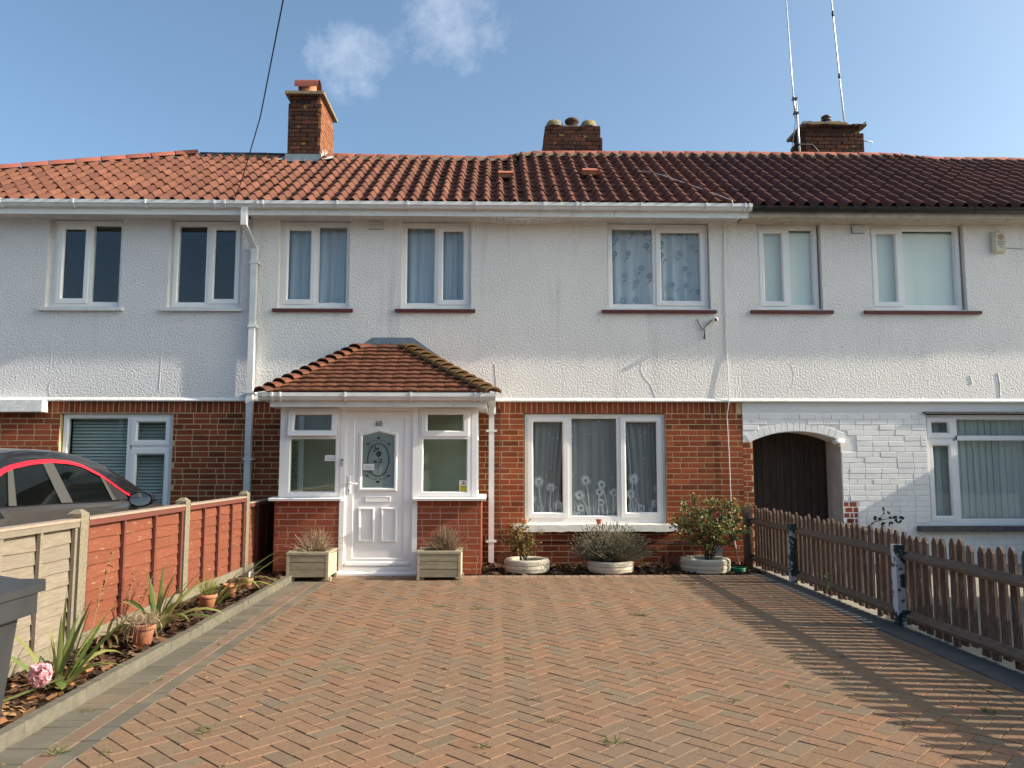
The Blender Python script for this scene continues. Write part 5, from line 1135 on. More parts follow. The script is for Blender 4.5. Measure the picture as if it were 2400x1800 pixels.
        MB().box(min(cx + sg * .865, cx + sg * .885), max(cx + sg * .865, cx + sg * .885), yf - 2.72, yf - 2.52, .84, .87).build('door_handle', paint, t)
        MB().box(min(cx + sg * .45, cx + sg * .7), max(cx + sg * .45, cx + sg * .7), yf - .12, yf + .0, .58, .70).build('headlight', MIRROR, t)
    return t
car('dark grey hatchback with black roof and red window trim behind the red fence', -4.475, -1.15, CARPAINT, CARBLACK, True, None)
car('black car partly hidden beyond the picket fence, below the right window', 6.18, -2.72, CARBLACK, CARBLACK, False, None)
# unseen flat roofed porch, added past the right edge to shade the white wall
t = thing('shade_porch', 'unseen flat roofed white porch, added beyond the right window to shade the wall', 'porch', (9.0, -.5, 0))
MB().box(8.25, 9.9, -1.3, -.04, -.05, 2.16).build('porch_wall', RENDER_R, t); MB().box(8.15, 10.0, -1.4, -.03, 2.30, 2.42).build('flat_roof', UPVC_OLD, t); MB().box(8.4, 9.7, -1.2, -.05, 2.165, 2.295).build('roof_spacer', UPVC_OLD, t)

# ---------------------------------------------------------------- wheelie bin
wb = thing('wheelie_bin', 'dark grey plastic wheelie bin standing in the near corner by the grey fence', 'bin', (-1.72, -8.55, -.02))
bx0, bx1, by0, by1 = -2.04, -1.495, -8.90, -8.28
v = []
for z, ins in ((0, .06), (.5, .03), (.90, .0)): v += [(bx0 + ins, by0 + ins, z), (bx1 - ins, by0 + ins, z), (bx1 - ins, by1 - ins, z), (bx0 + ins, by1 - ins, z)]
mb = MB().add(v, [(i * 4 + k, i * 4 + (k + 1) % 4, i * 4 + 4 + (k + 1) % 4, i * 4 + 4 + k) for i in range(2) for k in range(4)] + [(3, 2, 1, 0)])
for yy in (by0 + .1, by1 - .1): mb.box(bx1 - .03, bx1 - .004, yy - .03, yy + .03, .12, .90)
mb.build('bin_body', PLASTIC_G, wb)
MB().box(bx0 - .03, bx1 + .035, by0 - .03, by1 + .035, .885, .95).build('bin_rim', PLASTIC_G, wb)
v = [(bx0 - .04, by0 - .04, .951), (bx1 + .045, by0 - .04, .951), (bx1 + .045, by1 + .06, .951), (bx0 - .04, by1 + .06, .951), (bx0 - .04, by0 - .04, .975), (bx1 + .045, by0 - .04, .975), (bx1 + .045, by1 + .06, .975), (bx0 - .04, by1 + .06, .975), (bx0 + .05, by0 + .06, 1.045), (bx1 - .05, by0 + .06, 1.045), (bx1 - .06, by1 - .06, 1.02), (bx0 + .06, by1 - .06, 1.02)]
lid = MB().add(v, [(0, 3, 2, 1), (0, 1, 5, 4), (1, 2, 6, 5), (2, 3, 7, 6), (3, 0, 4, 7), (4, 5, 9, 8), (5, 6, 10, 9), (6, 7, 11, 10), (7, 4, 8, 11), (8, 9, 10, 11)]).build('bin_lid', PLASTIC_G, wb)
MB().box(bx0 + .08, bx1 + .03, by1 - .02, by1 + .085, .955, .985).build('lid_handle', PLASTIC_G, wb)
for xx in (bx0 + .03, bx1 - .08):
    mb = MB(); n = 14; v = [(xx + o, by0 + .02 + math.cos(6.2832 * k / n) * .1, .1 + math.sin(6.2832 * k / n) * .1) for o in (0, .05) for k in range(n)]
    mb.add(v, [(k, (k + 1) % n, n + (k + 1) % n, n + k) for k in range(n)] + [tuple(range(n - 1, -1, -1)), tuple(range(n, 2 * n))]).build('wheel', RUBBER, wb)

# ---------------------------------------------------------------- wooden planters with dried lavender
def stalks(mb, c, n, spread, h, r, base=.06, curl=.3, seg=4, sides=3, tip=None):
    for _ in range(n):
        a = rnd.uniform(0, 6.283); q = abs(rnd.gauss(0, .5)); q = min(q, 1.3); hh = h * rnd.uniform(.55, 1.05) * (1 - .25 * q); bx, by = c[0] + math.cos(a) * base * rnd.random(), c[1] + math.sin(a) * base * rnd.random()
        ex, ey = math.cos(a) * spread * q, math.sin(a) * spread * q; pts = []; wx, wy = rnd.uniform(-.03, .03), rnd.uniform(-.03, .03)
        for i in range(seg + 1): t = i / seg; pts.append((bx + ex * (t ** (1 + curl)) + wx * math.sin(t * 3), by + ey * (t ** (1 + curl)) + wy * math.sin(t * 3), c[2] + hh * t * (1 - .15 * q * t)))
        mb.tube(pts, [r * (1 - .6 * i / seg) for i in range(seg + 1)], sides, False)
        if tip is not None:
            p, d = Vector(pts[-1]), (Vector(pts[-1]) - Vector(pts[-2])).normalized(); l_ = rnd.uniform(.022, .045); tip.tube([p - d * .006, p + d * l_ * .35, p + d * l_ * .75, p + d * l_], [.002, .0048, .0042, .001], 4, False)
def planter(label, x0, x1, y0, y1, z0, z1):
    t = thing('wooden_planter', label, 'planter', ((x0 + x1) / 2, (y0 + y1) / 2, 0), 'wooden planters beside the front door')
    nb = 3; h = (z1 - z0 - .03) / nb
    for k in range(nb):
        za, zb = z0 + k * h + .002, z0 + (k + 1) * h - .002; ng = 6; P = []
        for g_ in range(ng):
            a = za + (zb - za) * g_ / ng; b = za + (zb - za) * (g_ + 1) / ng; P += [(y0, a + .003), (y0, b - .003), (y0 + .007, b - .002), (y0 + .007, b + .0005)]
        P = [(y0 + .026, za)] + P[:-2] + [(y0 + .026, zb)]
        MB().prismx([p for p in P][::-1], x0 + .03, x1 - .03).build('board', PLANTER, t)
        for xs in (x0, x1):
            a, b = (xs, xs + .026) if xs == x0 else (xs - .026, xs)
            MB().box(a, b, y0 + .03, y1 - .003, za, zb).build('board', PLANTER_S, t)
        MB().box(x0 + .03, x1 - .03, y1 - .026, y1, za, zb).build('board', PLANTER, t)
    for xs in (x0, x1 - .03):
        MB().box(xs, xs + .03, y0 - .002, y0 + .03, z0 - .03, z1 - .03).build('corner_batten', PLANTER, t)
        MB().box(xs + .02, xs + .08 if xs == x0 else xs + .05, y0 + .04, y0 + .1, 0, z0 - .001).build('foot', PLANTER, t); MB().box(xs + .02, xs + .05, y1 - .1, y1 - .04, 0, z0 - .001).build('foot', PLANTER, t)
    w_ = .07
    for a, b, c, d in ((x0 - .004, x1 + .004, y0 - .006, y0 + w_), (x0 - .004, x1 + .004, y1 - w_, y1 + .004), (x0 - .004, x0 + w_, y0 + w_ + .001, y1 - w_ - .001), (x1 - w_, x1 + .004, y0 + w_ + .001, y1 - w_ - .001)): MB().box(a, b, c, d, z1 - .029, z1).build('rim_board', PLANTER, t)
    MB().box(x0 + .03, x1 - .03, y0 + .03, y1 - .03, z1 - .06, z1 - .045).build('soil', SOIL, t)
    return t
planter('wooden planter on the drainpipe side of the front door', -2.405, -1.925, -1.555, -1.06, .05, .335)
planter('wooden planter on the window side of the front door', -.915, -.405, -1.48, -1.02, .035, .335)
def dried(label, c, n, spread, h, m, extra=None):
    t = thing('dried_plant', label, 'plant', c, 'dried lavender in the wooden planters'); a = MB(); stalks(a, c, n, spread, h, .0034, .07, .25); a.build('stem', m, t, kind='stuff')
    b = MB(); stalks(b, c, int(n * 1.5), spread * .85, h * .5, .0042, .10, .1); b.build('twig', extra or m, t, kind='stuff')
dried('sparse straw-coloured dried lavender, in the planter on the drainpipe side', (-2.13, -1.30, .27), 190, .30, .34, STRAW)
dried('dense brown dried lavender, in the planter on the window side', (-.60, -1.24, .27), 300, .23, .37, STRAW_D)

# ---------------------------------------------------------------- painted tyre planters and their shrubs
def tyre(label, cx, cy, r, h):
    t = thing('tyre_planter', label, 'planter', (cx, cy, 0), 'painted tyres used as planters')
    mb = MB().lathe([(r * .62, 0), (r * .9, .0), (r * .97, .015), (r, h * .3), (r * .965, h * .315), (r * .965, h * .345), (r * 1.003, h * .35), (r * 1.003, h * .58), (r * .965, h * .585), (r * .965, h * .615), (r, h * .63), (r * .985, h * .85), (r * .95, h * .97), (r * .88, h), (r * .72, h * .97), (r * .66, h * .9), (r * .64, h * .5)], (cx, cy, .0), 72, False)
    mb.build('casing', TYRE, t)
    tr_ = MB(); n = 72
    for k in range(n):
        a = 6.2832 * k / n; ca, sa = math.cos(a), math.sin(a); w_ = r * .022
        P = []
        for rr, zz in ((r * 1.022, h * .64), (r * 1.010, h * .84), (r * .975, h * .96)): P += [(cx + ca * rr - sa * w_, cy + sa * rr + ca * w_, zz), (cx + ca * rr + sa * w_, cy + sa * rr - ca * w_, zz)]
        tr_.add(P, [(0, 1, 3, 2), (2, 3, 5, 4)])
    tr_.build('tread_block', TYRE, t, kind='stuff')
    MB().lathe([(.0, h * .78), (r * .65, h * .72)], (cx, cy, 0), 24).build('soil', SOIL, t)
tyre('white painted tyre planter beside the porch drainpipe', .395, -.74, .285, .165); tyre('white painted tyre planter with lavender under the window', 1.445, -.78, .285, .145); tyre('cream painted tyre planter with tall rose, half in shade near the picket fence', 2.64, -.78, .305, .175)
def leaf(mb, p, d, nrm, l_, w_):
    d = d.normalized(); s_ = d.cross(nrm).normalized() * w_; n = s_.cross(d).normalized() * w_ * .35
    mb.add([p, p + d * l_ * .35 + s_ + n, p + d * l_ * .75 + s_ * .75 + n, p + d * l_, p + d * l_ * .75 - s_ * .75 + n, p + d * l_ * .35 - s_ + n, p + d * l_ * .5], [(0, 6, 1), (1, 6, 2), (2, 6, 3), (0, 5, 6), (5, 4, 6), (4, 3, 6)])
def rv(): return Vector((rnd.gauss(0, 1), rnd.gauss(0, 1), rnd.gauss(0, 1))).normalized()
def rose(label, c, canes, leafm, ls=.03, per=9, name='rose_bush', group=None):
    t = thing(name, label, 'shrub', c, group); st = MB(); lf = MB(); c = Vector(c)
    for (dx, dy, h, br) in canes:
        pts = []; n = 7; b0 = c + Vector((rnd.uniform(-.05, .05), rnd.uniform(-.04, .04), 0))
        for i in range(n + 1): u = i / n; pts.append(b0 + Vector((dx * u ** 1.3 + rnd.uniform(-.012, .012), dy * u ** 1.3 + rnd.uniform(-.012, .012), h * (u - .12 * u * u) / .88)))
        st.tube(pts, [.0075 * (1 - .7 * i / n) for i in range(n + 1)], 5, False)
        for b in range(br):
            u = rnd.uniform(.35, 1.0); k = min(n - 1, int(u * n)); o = pts[k].lerp(pts[k + 1], u * n - k); d = (rv() + Vector((dx, dy, .35)).normalized() * .9).normalized(); L_ = rnd.uniform(.09, .24)
            e = o + d * L_ + Vector((0, 0, -.02)); mid = o.lerp(e, .5) + Vector((0, 0, .015)); st.tube([o, mid, e], [.0032, .0025, .0014], 4, False)
            for q in range(per):
                u2 = .2 + .8 * q / per; p = o.lerp(e, u2) + rv() * .012; dd = (d * .5 + rv() * .9); leaf(lf, p, dd, (Vector((.5, -.4, .8)) + rv() * .7).normalized(), ls * rnd.uniform(.7, 1.45), ls * rnd.uniform(.3, .45))
    st.build('stem', STEM, t); lf.build('foliage', leafm, t, kind='stuff'); return t
rose('tall leafy rose bush growing from the cream tyre near the picket fence', (2.68, -.76, .13), [(-.36, .0, .62, 13), (-.22, .1, .80, 14), (-.05, -.1, .72, 13), (.1, .1, .76, 13), (.28, -.05, .72, 14), (.42, .05, .58, 14), (.5, .0, .42, 12), (-.42, -.08, .42, 8), (.2, -.18, .52, 13), (-.12, -.18, .55, 12), (.34, -.15, .34, 10), (-.3, .05, .7, 14), (.0, .0, .80, 14), (.38, .1, .66, 14), (.18, .0, .6, 14), (-.3, -.12, .5, 12), (.05, -.2, .40, 12)], LEAF, .036, 11)
rose('small half bare rose shrub with yellowing leaves in the tyre by the porch drainpipe', (.33, -.76, .13), [(-.10, .0, .40, 12), (-.02, .05, .44, 12), (.14, .0, .34, 8), (-.18, -.05, .24, 10), (.06, -.08, .28, 10), (-.06, -.06, .36, 12), (-.12, .03, .3, 12), (.02, -.05, .2, 12)], LEAF_Y, .028, 10)
ts = MB(); 
for dx, h in ((.20, .43), (.27, .40), (.15, .36), (.24, .3)): ts.tube([(.36, -.74, .13), (.36 + dx * .5, -.73, .13 + h * .6), (.36 + dx, -.72, .13 + h)], [.004, .003, .001], 4, False)
tw = thing('bare_twigs', 'bare brown twigs rising from the tyre by the porch drainpipe', 'plant', (.36, -.74, .13)); ts.build('twig', STEM, tw)
lv = thing('lavender_bush', 'rounded grey-green lavender bush with faded spikes in the middle tyre', 'plant', (1.44, -.78, .12)); a, b, c_ = MB(), MB(), MB()
def lav_dome(mb, n, r0, r1, rad, tip):
    for _ in range(n):
        th = rnd.uniform(0, 6.283); ph = math.acos(rnd.uniform(.02, 1)); d = Vector((math.sin(ph) * math.cos(th) * 1.18, math.sin(ph) * math.sin(th) * .8, math.cos(ph) * 1.0 + .12)); o = Vector((1.44, -.78, .12)) + Vector((rnd.uniform(-.1, .1), rnd.uniform(-.08, .08), 0)); L_ = rnd.uniform(r0, r1)
        p1, p2 = o + d * L_ * .5, o + d * L_ + Vector((0, 0, .015)); mb.tube([o + d * L_ * .25, p1, p2], [rad, rad * .8, rad * .5], 3, False)
        if tip: dd = (p2 - p1).normalized(); l_ = rnd.uniform(.022, .05); tip.tube([p2, p2 + dd * l_ * .3, p2 + dd * l_ * .75, p2 + dd * l_], [.0022, .0056, .0048, .001], 4, False)
lav_dome(a, 900, .28, .42, .0026, b); lav_dome(c_, 1300, .10, .31, .005, None)
a.build('stalk', LAV, lv, kind='stuff'); b.build('flower_spike', LAV, lv, kind='stuff'); c_.build('foliage', LAV_D, lv, kind='stuff')

# ---------------------------------------------------------------- terracotta pots
def pot(label, c, r, h, group, tilt=0):
    t = thing('terracotta_pot', label, 'pot', c, group)
    mb = MB().lathe([(r * .62, 0), (r * .9, h * .74), (r * .92, h * .76), (r * 1.02, h * .77), (r * 1.04, h), (r * .93, h), (r * .86, h * .75)], c, 24); mb.f.append(tuple(range(23, -1, -1))); mb.sm.append(False)
    mb.build('body', TERRA, t); MB().lathe([(.001, h * .86), (r * .93, h * .83)], c, 20).build('soil', SOIL, t)
    if tilt: t.rotation_euler = (0, tilt, 0)
    return t
for x, lab in ((.385, 'small terracotta pot at the porch end of the white window sill'), (1.40, 'small terracotta pot in the middle of the white window sill'), (2.385, 'small terracotta pot at the rose end of the white window sill')): pot(lab, (x, -.03, .531), .042, .07, 'small pots on the window sill')
pot('large terracotta pot of dry straw in the flower bed', (-2.53, -4.98, .04), .085, .175, 'pots in the flower bed'); pot('terracotta pot with feathery yellow-green plant below the red fence', (-2.60, -3.5, .04), .08, .14, 'pots in the flower bed')
pot('terracotta pot leaning under drooping sword leaves', (-2.62, -2.83, .04), .068, .13, 'pots in the flower bed'); pot('terracotta pot with dry twigs and a white label at the house end of the bed', (-2.60, -2.37, .04), .062, .12, 'pots in the flower bed')
t = thing('dry_straw_plant', 'tangle of dry straw spilling over the large terracotta pot', 'plant', (-2.55, -4.98, .22)); a = MB(); stalks(a, (-2.53, -4.98, .19), 170, .17, .13, .0026, .07, .1)
for _ in range(40):
    an = rnd.uniform(0, 6.28); r_ = .085; a.tube([(-2.53 + math.cos(an) * .04, -4.98 + math.sin(an) * .04, .225), (-2.53 + math.cos(an) * r_ * 1.2, -4.98 + math.sin(an) * r_ * 1.2, .235), (-2.53 + math.cos(an) * r_ * 1.5, -4.98 + math.sin(an) * r_ * 1.5, rnd.uniform(.1, .2))], .002, 3, False)
a.build('stem', STRAW, t, kind='stuff')
t = thing('feathery_plant', 'feathery yellow-green plant in a terracotta pot below the red fence', 'plant', (-2.66, -3.52, .17)); a = MB(); stalks(a, (-2.60, -3.5, .16), 110, .14, .2, .002, .05, .4); a.build('stem', mat('feathery_green', (.3, .3, .07), pal=[(.2, .24, .05), (.36, .33, .09)], rough=.8, trans=.3), t, kind='stuff')
t = thing('dry_twigs', 'dry grey twigs in the pot at the house end of the bed', 'plant', (-2.63, -2.37, .17)); a = MB(); stalks(a, (-2.60, -2.37, .14), 60, .10, .15, .0022, .05, .3); a.build('stem', mat('grey_twig', (.3, .25, .22), pal=[(.2, .16, .14), (.4, .33, .3)], rough=.9), t, kind='stuff')
tag(MB().box(-2.57, -2.56, -2.42, -2.40, .12, .24).build('plant_label', mat('white_label_plastic', (.8, .8, .8), rough=.5), None), 'white plastic plant label standing in the pot near the house', 'label')

# ---------------------------------------------------------------- sword-leaved plants in the bed
def sword(mb, o, az, el, L_, w_, droop, seg=7):
    o = Vector(o); d = Vector((math.cos(az) * math.cos(el), math.sin(az) * math.cos(el), math.sin(el))); p = o.copy(); v = []; sdv = Vector((-math.sin(az), math.cos(az), 0)); tw = rnd.uniform(-.5, .5)
    for i in range(seg + 1):
        t = i / seg; wd = w_ * (.55 + .9 * t if t < .4 else .91 * (1 - ((t - .4) / .6) ** 2.2)) + .0008; s_ = (sdv * math.cos(tw) + d.cross(sdv) * math.sin(tw)).normalized(); n = s_.cross(d).normalized()
        v += [p - s_ * wd + n * wd * .25, p.copy(), p + s_ * wd + n * wd * .25]
        p = p + d * (L_ / seg); d = (d + Vector((0, 0, -droop / seg * (.4 + 1.6 * t)))).normalized()
    mb.add(v, [(i * 3 + k, i * 3 + k + 1, i * 3 + k + 4, i * 3 + k + 3) for i in range(seg) for k in range(2)], True)
def sword_plant(label, c, leaves, m):
    t = thing('sword_leaf_plant', label, 'plant', c, 'sword-leaved plants in the flower bed')
    for (az, el, L_, w_, dr) in leaves:
        mb = MB(); sword(mb, (c[0] + rnd.uniform(-.03, .03), c[1] + rnd.uniform(-.03, .03), c[2]), R(az), R(el), L_ * 1.08, w_ * 1.12, dr * 1.1); mb.build('leaf', m, t)
sword_plant('upright sword-leaved plant between the pink flower and the large pot', (-2.56, -6.02, .03), [(80, 86, .52, .016, .1), (120, 80, .40, .015, .2), (40, 72, .50, .018, .3), (30, 62, .52, .02, .4), (20, 56, .50, .02, .5), (10, 66, .46, .018, .3), (55, 60, .50, .018, .6), (-20, 48, .44, .016, 1.4), (10, 42, .46, .018, 1.5), (190, 50, .46, .014, .9), (170, 58, .50, .014, 1.1), (100, 60, .48, .016, .9), (60, 48, .46, .015, 1.7), (-60, 46, .34, .015, 1.4), (150, 74, .38, .014, .4), (35, 76, .48, .018, .2)], SWORD)
sword_plant('bushy sword-leaved plant behind the large straw-filled pot', (-2.66, -4.45, .03), [(az, el, L_, .017, dr) for az, el, L_, dr in [(20, 50, .62, 1.2), (0, 40, .6, 1.4), (40, 56, .55, 1.0), (80, 66, .5, .9), (120, 60, .5, 1.3), (160, 56, .46, 1.5), (-40, 46, .5, 1.5), (-70, 52, .46, 1.5), (10, 66, .56, .8), (50, 44, .62, 1.0), (-15, 34, .62, 1.2), (100, 74, .52, .6), (60, 74, .5, .5), (200, 60, .4, 1.4), (25, 60, .6, .9), (-30, 60, .44, 1.4), (140, 72, .46, .7), (-100, 56, .4, 1.5), (70, 58, .54, 1.2)]], SWORD)
sword_plant('leaning sword-leaved plant arching over the kerb near the small pots', (-2.62, -3.30, .03), [(20, 40, .78, .02, .25), (10, 34, .66, .02, .9), (0, 44, .70, .018, 1.7), (-10, 50, .78, .018, 2.0), (30, 50, .7, .018, .6), (15, 54, .6, .017, 1.1), (60, 56, .46, .015, 1.0), (-25, 56, .66, .017, 2.1)], SWORD)
sword_plant('low clump of wilting sword leaves at the foot of the red fence', (-2.85, -4.86, .04), [(rnd.uniform(-80, 60), rnd.uniform(25, 60), rnd.uniform(.25, .42), .011, rnd.uniform(1.4, 2.4)) for _ in range(30)], SWORD_D)
t = thing('fallen_leaf', 'broad yellow-green leaf lying beneath the pink flower', 'leaf', (-2.55, -6.5, .06)); mb = MB(); sword(mb, (-2.52, -6.05, .12), R(-105), R(-2), .62, .032, .06); mb.build('leaf', SWORD, t); mb = MB(); sword(mb, (-2.56, -6.0, .10), R(-60), R(6), .34, .03, .2); mb.build('leaf', SWORD, t)
fl_ = thing('pink_flower', 'ruffled pink flower head drooping over the bed by the grey fence', 'flower', (-2.56, -6.22, .1)); 
fc = Vector((-2.54, -6.25, .19))
for k in range(80):
    d = rv(); d.z = d.z * .9 - .1; p = fc + Vector((d.x * .05, d.y * .05, d.z * .066)); mb = MB(); u = d.orthogonal().normalized(); w_ = d.cross(u); n = 6; v = [p - d * .012]
    rr = rnd.uniform(.016, .030)
    for i in range(n): a = 6.2832 * i / n; v.append(p + (u * math.cos(a) + w_ * math.sin(a)) * rr + d * rnd.uniform(-.006, .012))
    mb.add(v, [(0, i + 1, (i + 1) % n + 1) for i in range(n)], True); mb.build('petal', PINK, fl_)
MB().tube([(-2.60, -6.0, .03), (-2.60, -6.1, .22), (-2.57, -6.2, .27), (-2.55, -6.24, .24)], .005, 5).build('stem', SWORD, fl_)
def dry_stalk(label, c, top, n):
    t = thing('dry_flower_stalk', label, 'plant', c, 'dead flower stalks against the fence'); a = MB(); c = Vector(c); top = Vector(top); pts = [c.lerp(top, i / 6) + Vector((rnd.uniform(-.012, .012), rnd.uniform(-.012, .012), 0)) for i in range(7)]; a.tube(pts, [.004, .004, .0035, .003, .0025, .002, .001], 4, False)
    lf = MB()
    for _ in range(n): u = rnd.uniform(.45, 1); p = c.lerp(top, u); leaf(lf, p, rv() + Vector((0, 0, .4)), rv(), rnd.uniform(.02, .04), .007)
    a.build('stem', STRAW_D, t); lf.build('seed_head', mat('rusty_seed_head', (.2, .1, .04), pal=[(.12, .06, .03), (.3, .16, .05), (.16, .09, .04)], rough=.9), t, kind='stuff')
dry_stalk('tall dead flower stalk leaning beside the first concrete post', (-2.83, -5.18, .04), (-2.80, -4.92, .72), 34); dry_stalk('thin dead stalk against the long red panel', (-2.88, -4.55, .04), (-2.86, -4.42, .5), 18); dry_stalk('short dead stalk leaning along the long red panel', (-2.86, -4.5, .04), (-2.86, -4.05, .45), 14)
# weeds in the joints
wd_ = MB()
WP = [(-.52, -3.16), (-.18, -3.27), (1.29, -3.63), (1.01, -4.45), (.22, -6.14), (.31, -6.52), (.58, -6.84), (.85, -6.78), (2.31, -4.98), (2.85, -5.18), (2.71, -6.42), (2.13, -6.62), (-1.83, -6.95), (-2.07, -6.93), (-1.48, -6.65), (-2.12, -5.68), (-1.95, -3.7), (-1.84, -3.08), (2.46, -5.17), (.45, -5.9), (1.35, -6.2), (1.6, -6.6), (.1, -5.2), (-.6, -4.6), (2.55, -5.75), (2.95, -6.0), (2.7, -4.7), (2.2, -5.6), (2.9, -6.9), (1.2, -6.95), (-2.08, -4.7), (-2.25, -6.3), (-.05, -6.9), (.75, -5.6), (-1.0, -5.4), (2.4, -4.2), (1.05, -5.35), (.62, -4.9), (1.8, -5.9), (2.05, -5.2)]
for i, (x, yv) in enumerate(WP):
    if i in (7, 9, 19, 21, 23, 24, 26, 29, 33, 35, 37): continue
    k = 22 if i in (0, 1, 2, 6, 10, 13, 14) else 8
    stalks(wd_, (x, yv, 0), k, 0.08 if k > 20 else .035, .038 if k > 20 else .02, .0018, .04, -.2, 2, 3)
    for _ in range(k // 2): leaf(wd_, Vector((x + rnd.gauss(0, .035), yv + rnd.gauss(0, .02), .006)), Vector((rnd.gauss(0, 1), rnd.gauss(0, 1), .35)), Vector((0, 0, 1)), rnd.uniform(.010, .022), .0045)
wd_.build('weeds', WEED, None, kind='stuff')
dl = MB()
for _ in range(95):
    x, yv = rnd.uniform(-2.3, 3.1), rnd.uniform(-7.2, -1.3); leaf(dl, Vector((x, yv, .008)), Vector((rnd.gauss(0, 1), rnd.gauss(0, 1), .12)), Vector((rnd.gauss(0, .4), rnd.gauss(0, .4), 1)), rnd.uniform(.012, .035), rnd.uniform(.004, .011))
dl.build('fallen_leaf_scatter', DRYLEAF, None, kind='stuff')
# climbing shoot beside the picket fence and sprig on its lower rail
t = thing('wall_creeper', 'dark leafy shoot reaching across the white brick wall above the fence', 'plant', (5.0, -.1, .4)); a = MB(); a.tube([(4.95, -.12, .30), (5.12, -.10, .56), (5.3, -.08, .60), (5.48, -.07, .615)], [.007, .006, .005, .003], 5); a.tube([(5.2, -.09, .58), (5.28, -.08, .68)], .004, 4); a.build('stem', STEM, t); lf = MB()
for p in ((5.0, .42), (5.08, .54), (5.12, .62), (5.22, .53), (5.27, .70), (5.31, .71), (5.33, .56), (5.38, .61), (5.42, .57), (5.47, .62), (5.5, .60), (5.05, .47), (5.18, .60)):
    for _ in range(2): leaf(lf, Vector((p[0], -.11, p[1])), rv() + Vector((.2, -.2, -.3)), Vector((rnd.gauss(0, .4), -1, .4)), rnd.uniform(.05, .08), .02)
lf.build('foliage', mat('dark_creeper_leaf', (.035, .042, .02), rn=.2, rough=.5), t, kind='stuff')
t = thing('green_sprig', 'small green sprig growing on the lower rail of the picket fence', 'plant', (3.40, -2.73, .1)); lf = MB()
for _ in range(34): leaf(lf, Vector((3.40 + rnd.uniform(-.02, .01), -2.73 + rnd.uniform(-.05, .05), rnd.uniform(.09, .26))), rv(), Vector((-.5, -.7, .5)), .028, .010)
lf.build('foliage', WEED, t, kind='stuff')

# ---------------------------------------------------------------- cables, cameras, aerials, boxes
def cable(label, pts, r, m, name='cable'): return tag(MB().tube(pts, r, 6).build(name, m, None), label, 'cable')
cable('overhead telephone wire running from the eaves up into the sky', [(-3.57, -.34, 4.885), (-3.07, -1.55, 4.75), (-2.30, -3.4, 4.72), (-1.66, -5.0, 4.941), (.9, -11.5, 6.3)], .006, BLACKPL, 'overhead_wire')
cable('thin white cable clipped down the brick wall to the tall rose', [(3.21, -.33, 4.79), (3.215, -.2, 4.76), (3.215, -.012, 4.70), (3.205, -.012, 3.6), (3.215, -.012, 2.9), (3.22, -.035, 2.22), (3.20, .02, 2.0), (3.215, .022, 1.5), (3.225, .022, .85), (3.245, .02, .4), (3.27, -.03, .15), (3.24, -.25, .02)], .006, CABLE_W)
cable('pale aerial cable draped over the tiles to the gutter', [(2.30, 1.3, 6.0), (2.55, .9, 5.78), (2.9, .45, 5.45), (3.1, .1, 5.22), (3.19, -.25, 5.02), (3.21, -.45, 4.92), (3.22, -.46, 4.86), (3.21, -.33, 4.79)], .006, CABLE_W)
cable('black cable running down and along the brick wall below the window', [(.045, .02, 2.1), (.05, .02, .42), (.07, .015, .34), (.13, .015, .30), (2.2, .015, .27), (2.7, .015, .27)], .008, BLACKPL)
sc_ = thing('security_camera', 'small white security camera with loose black leads under the widest upstairs window', 'camera', (3.0, -.05, 3.33)); MB().tube([(3.02, -.0, 3.345), (3.03, -.05, 3.35), (3.04, -.14, 3.33)], [.018, .03, .03], 10).build('camera_body', UPVC, sc_); MB().tube([(3.04, -.14, 3.33), (3.041, -.146, 3.329)], .022, 10).build('lens', BLACKPL, sc_)
MB().tube([(3.02, -.02, 3.34), (2.93, -.02, 3.27), (2.875, -.02, 3.2), (2.80, -.02, 3.36)], .006, 5).build('lead', BLACKPL, sc_); MB().tube([(2.90, -.02, 3.24), (2.905, -.02, 3.16), (2.90, -.02, 3.08)], [.006, .007, .012], 5).build('lead', BLACKPL, sc_)
s2 = thing('bullet_camera', 'white tubular camera mounted under the end of the white brick arch', 'camera', (4.72, 0, 1.63)); MB().tube([(4.80, .02, 1.665), (4.64, -.08, 1.645)], [.035, .035], 10).build('camera_body', mat('grubby_white_case', (.6, .58, .55), rough=.4), s2); MB().tube([(4.76, .05, 1.58), (4.77, .0, 1.64)], .012, 6).build('camera_bracket', UPVC, s2)
ab = thing('alarm_box', 'cream burglar alarm box with red emblem high on the white wall', 'alarm', (7.12, -.03, 4.32)); v = []
for yy, a, b, c, d in ((0, 7.03, 7.215, 4.325, 4.625), (-.055, 7.03, 7.215, 4.33, 4.62), (-.075, 7.07, 7.205, 4.345, 4.605)): v += [(a, yy, c), (b, yy, c), (b, yy, d), (a, yy, d)]
MB().add(v, [(i * 4 + k, i * 4 + (k + 1) % 4, i * 4 + 4 + (k + 1) % 4, i * 4 + 4 + k) for i in range(2) for k in range(4)] + [(8, 9, 10, 11)]).build('case', CREAM_PL, ab)
em = MB(); ex, ez, ey = 7.137, 4.545, -.0765
for k in range(8):
    a = k * .7854; em.add([(ex + math.cos(a) * .012, ey, ez + math.sin(a) * .012), (ex + math.cos(a - .28) * .042, ey, ez + math.sin(a - .28) * .042), (ex + math.cos(a) * .048, ey, ez + math.sin(a) * .048), (ex + math.cos(a + .28) * .042, ey, ez + math.sin(a + .28) * .042)], [(0, 1, 2, 3)])
em.add([(ex + math.cos(k * 1.0472) * .014, ey - .0004, ez + math.sin(k * 1.0472) * .014) for k in range(6)], [tuple(range(6))]); em.build('emblem', REDPR, ab)
for s_, z, q in (('HOFFMAN', 4.474, .030), ('SECURITY', 4.436, .028), ('PLC', 4.396, .028)): text('lettering', s_, q, (7.137, -.0765, z), GREYPR, ab, .0004, sx=.78)
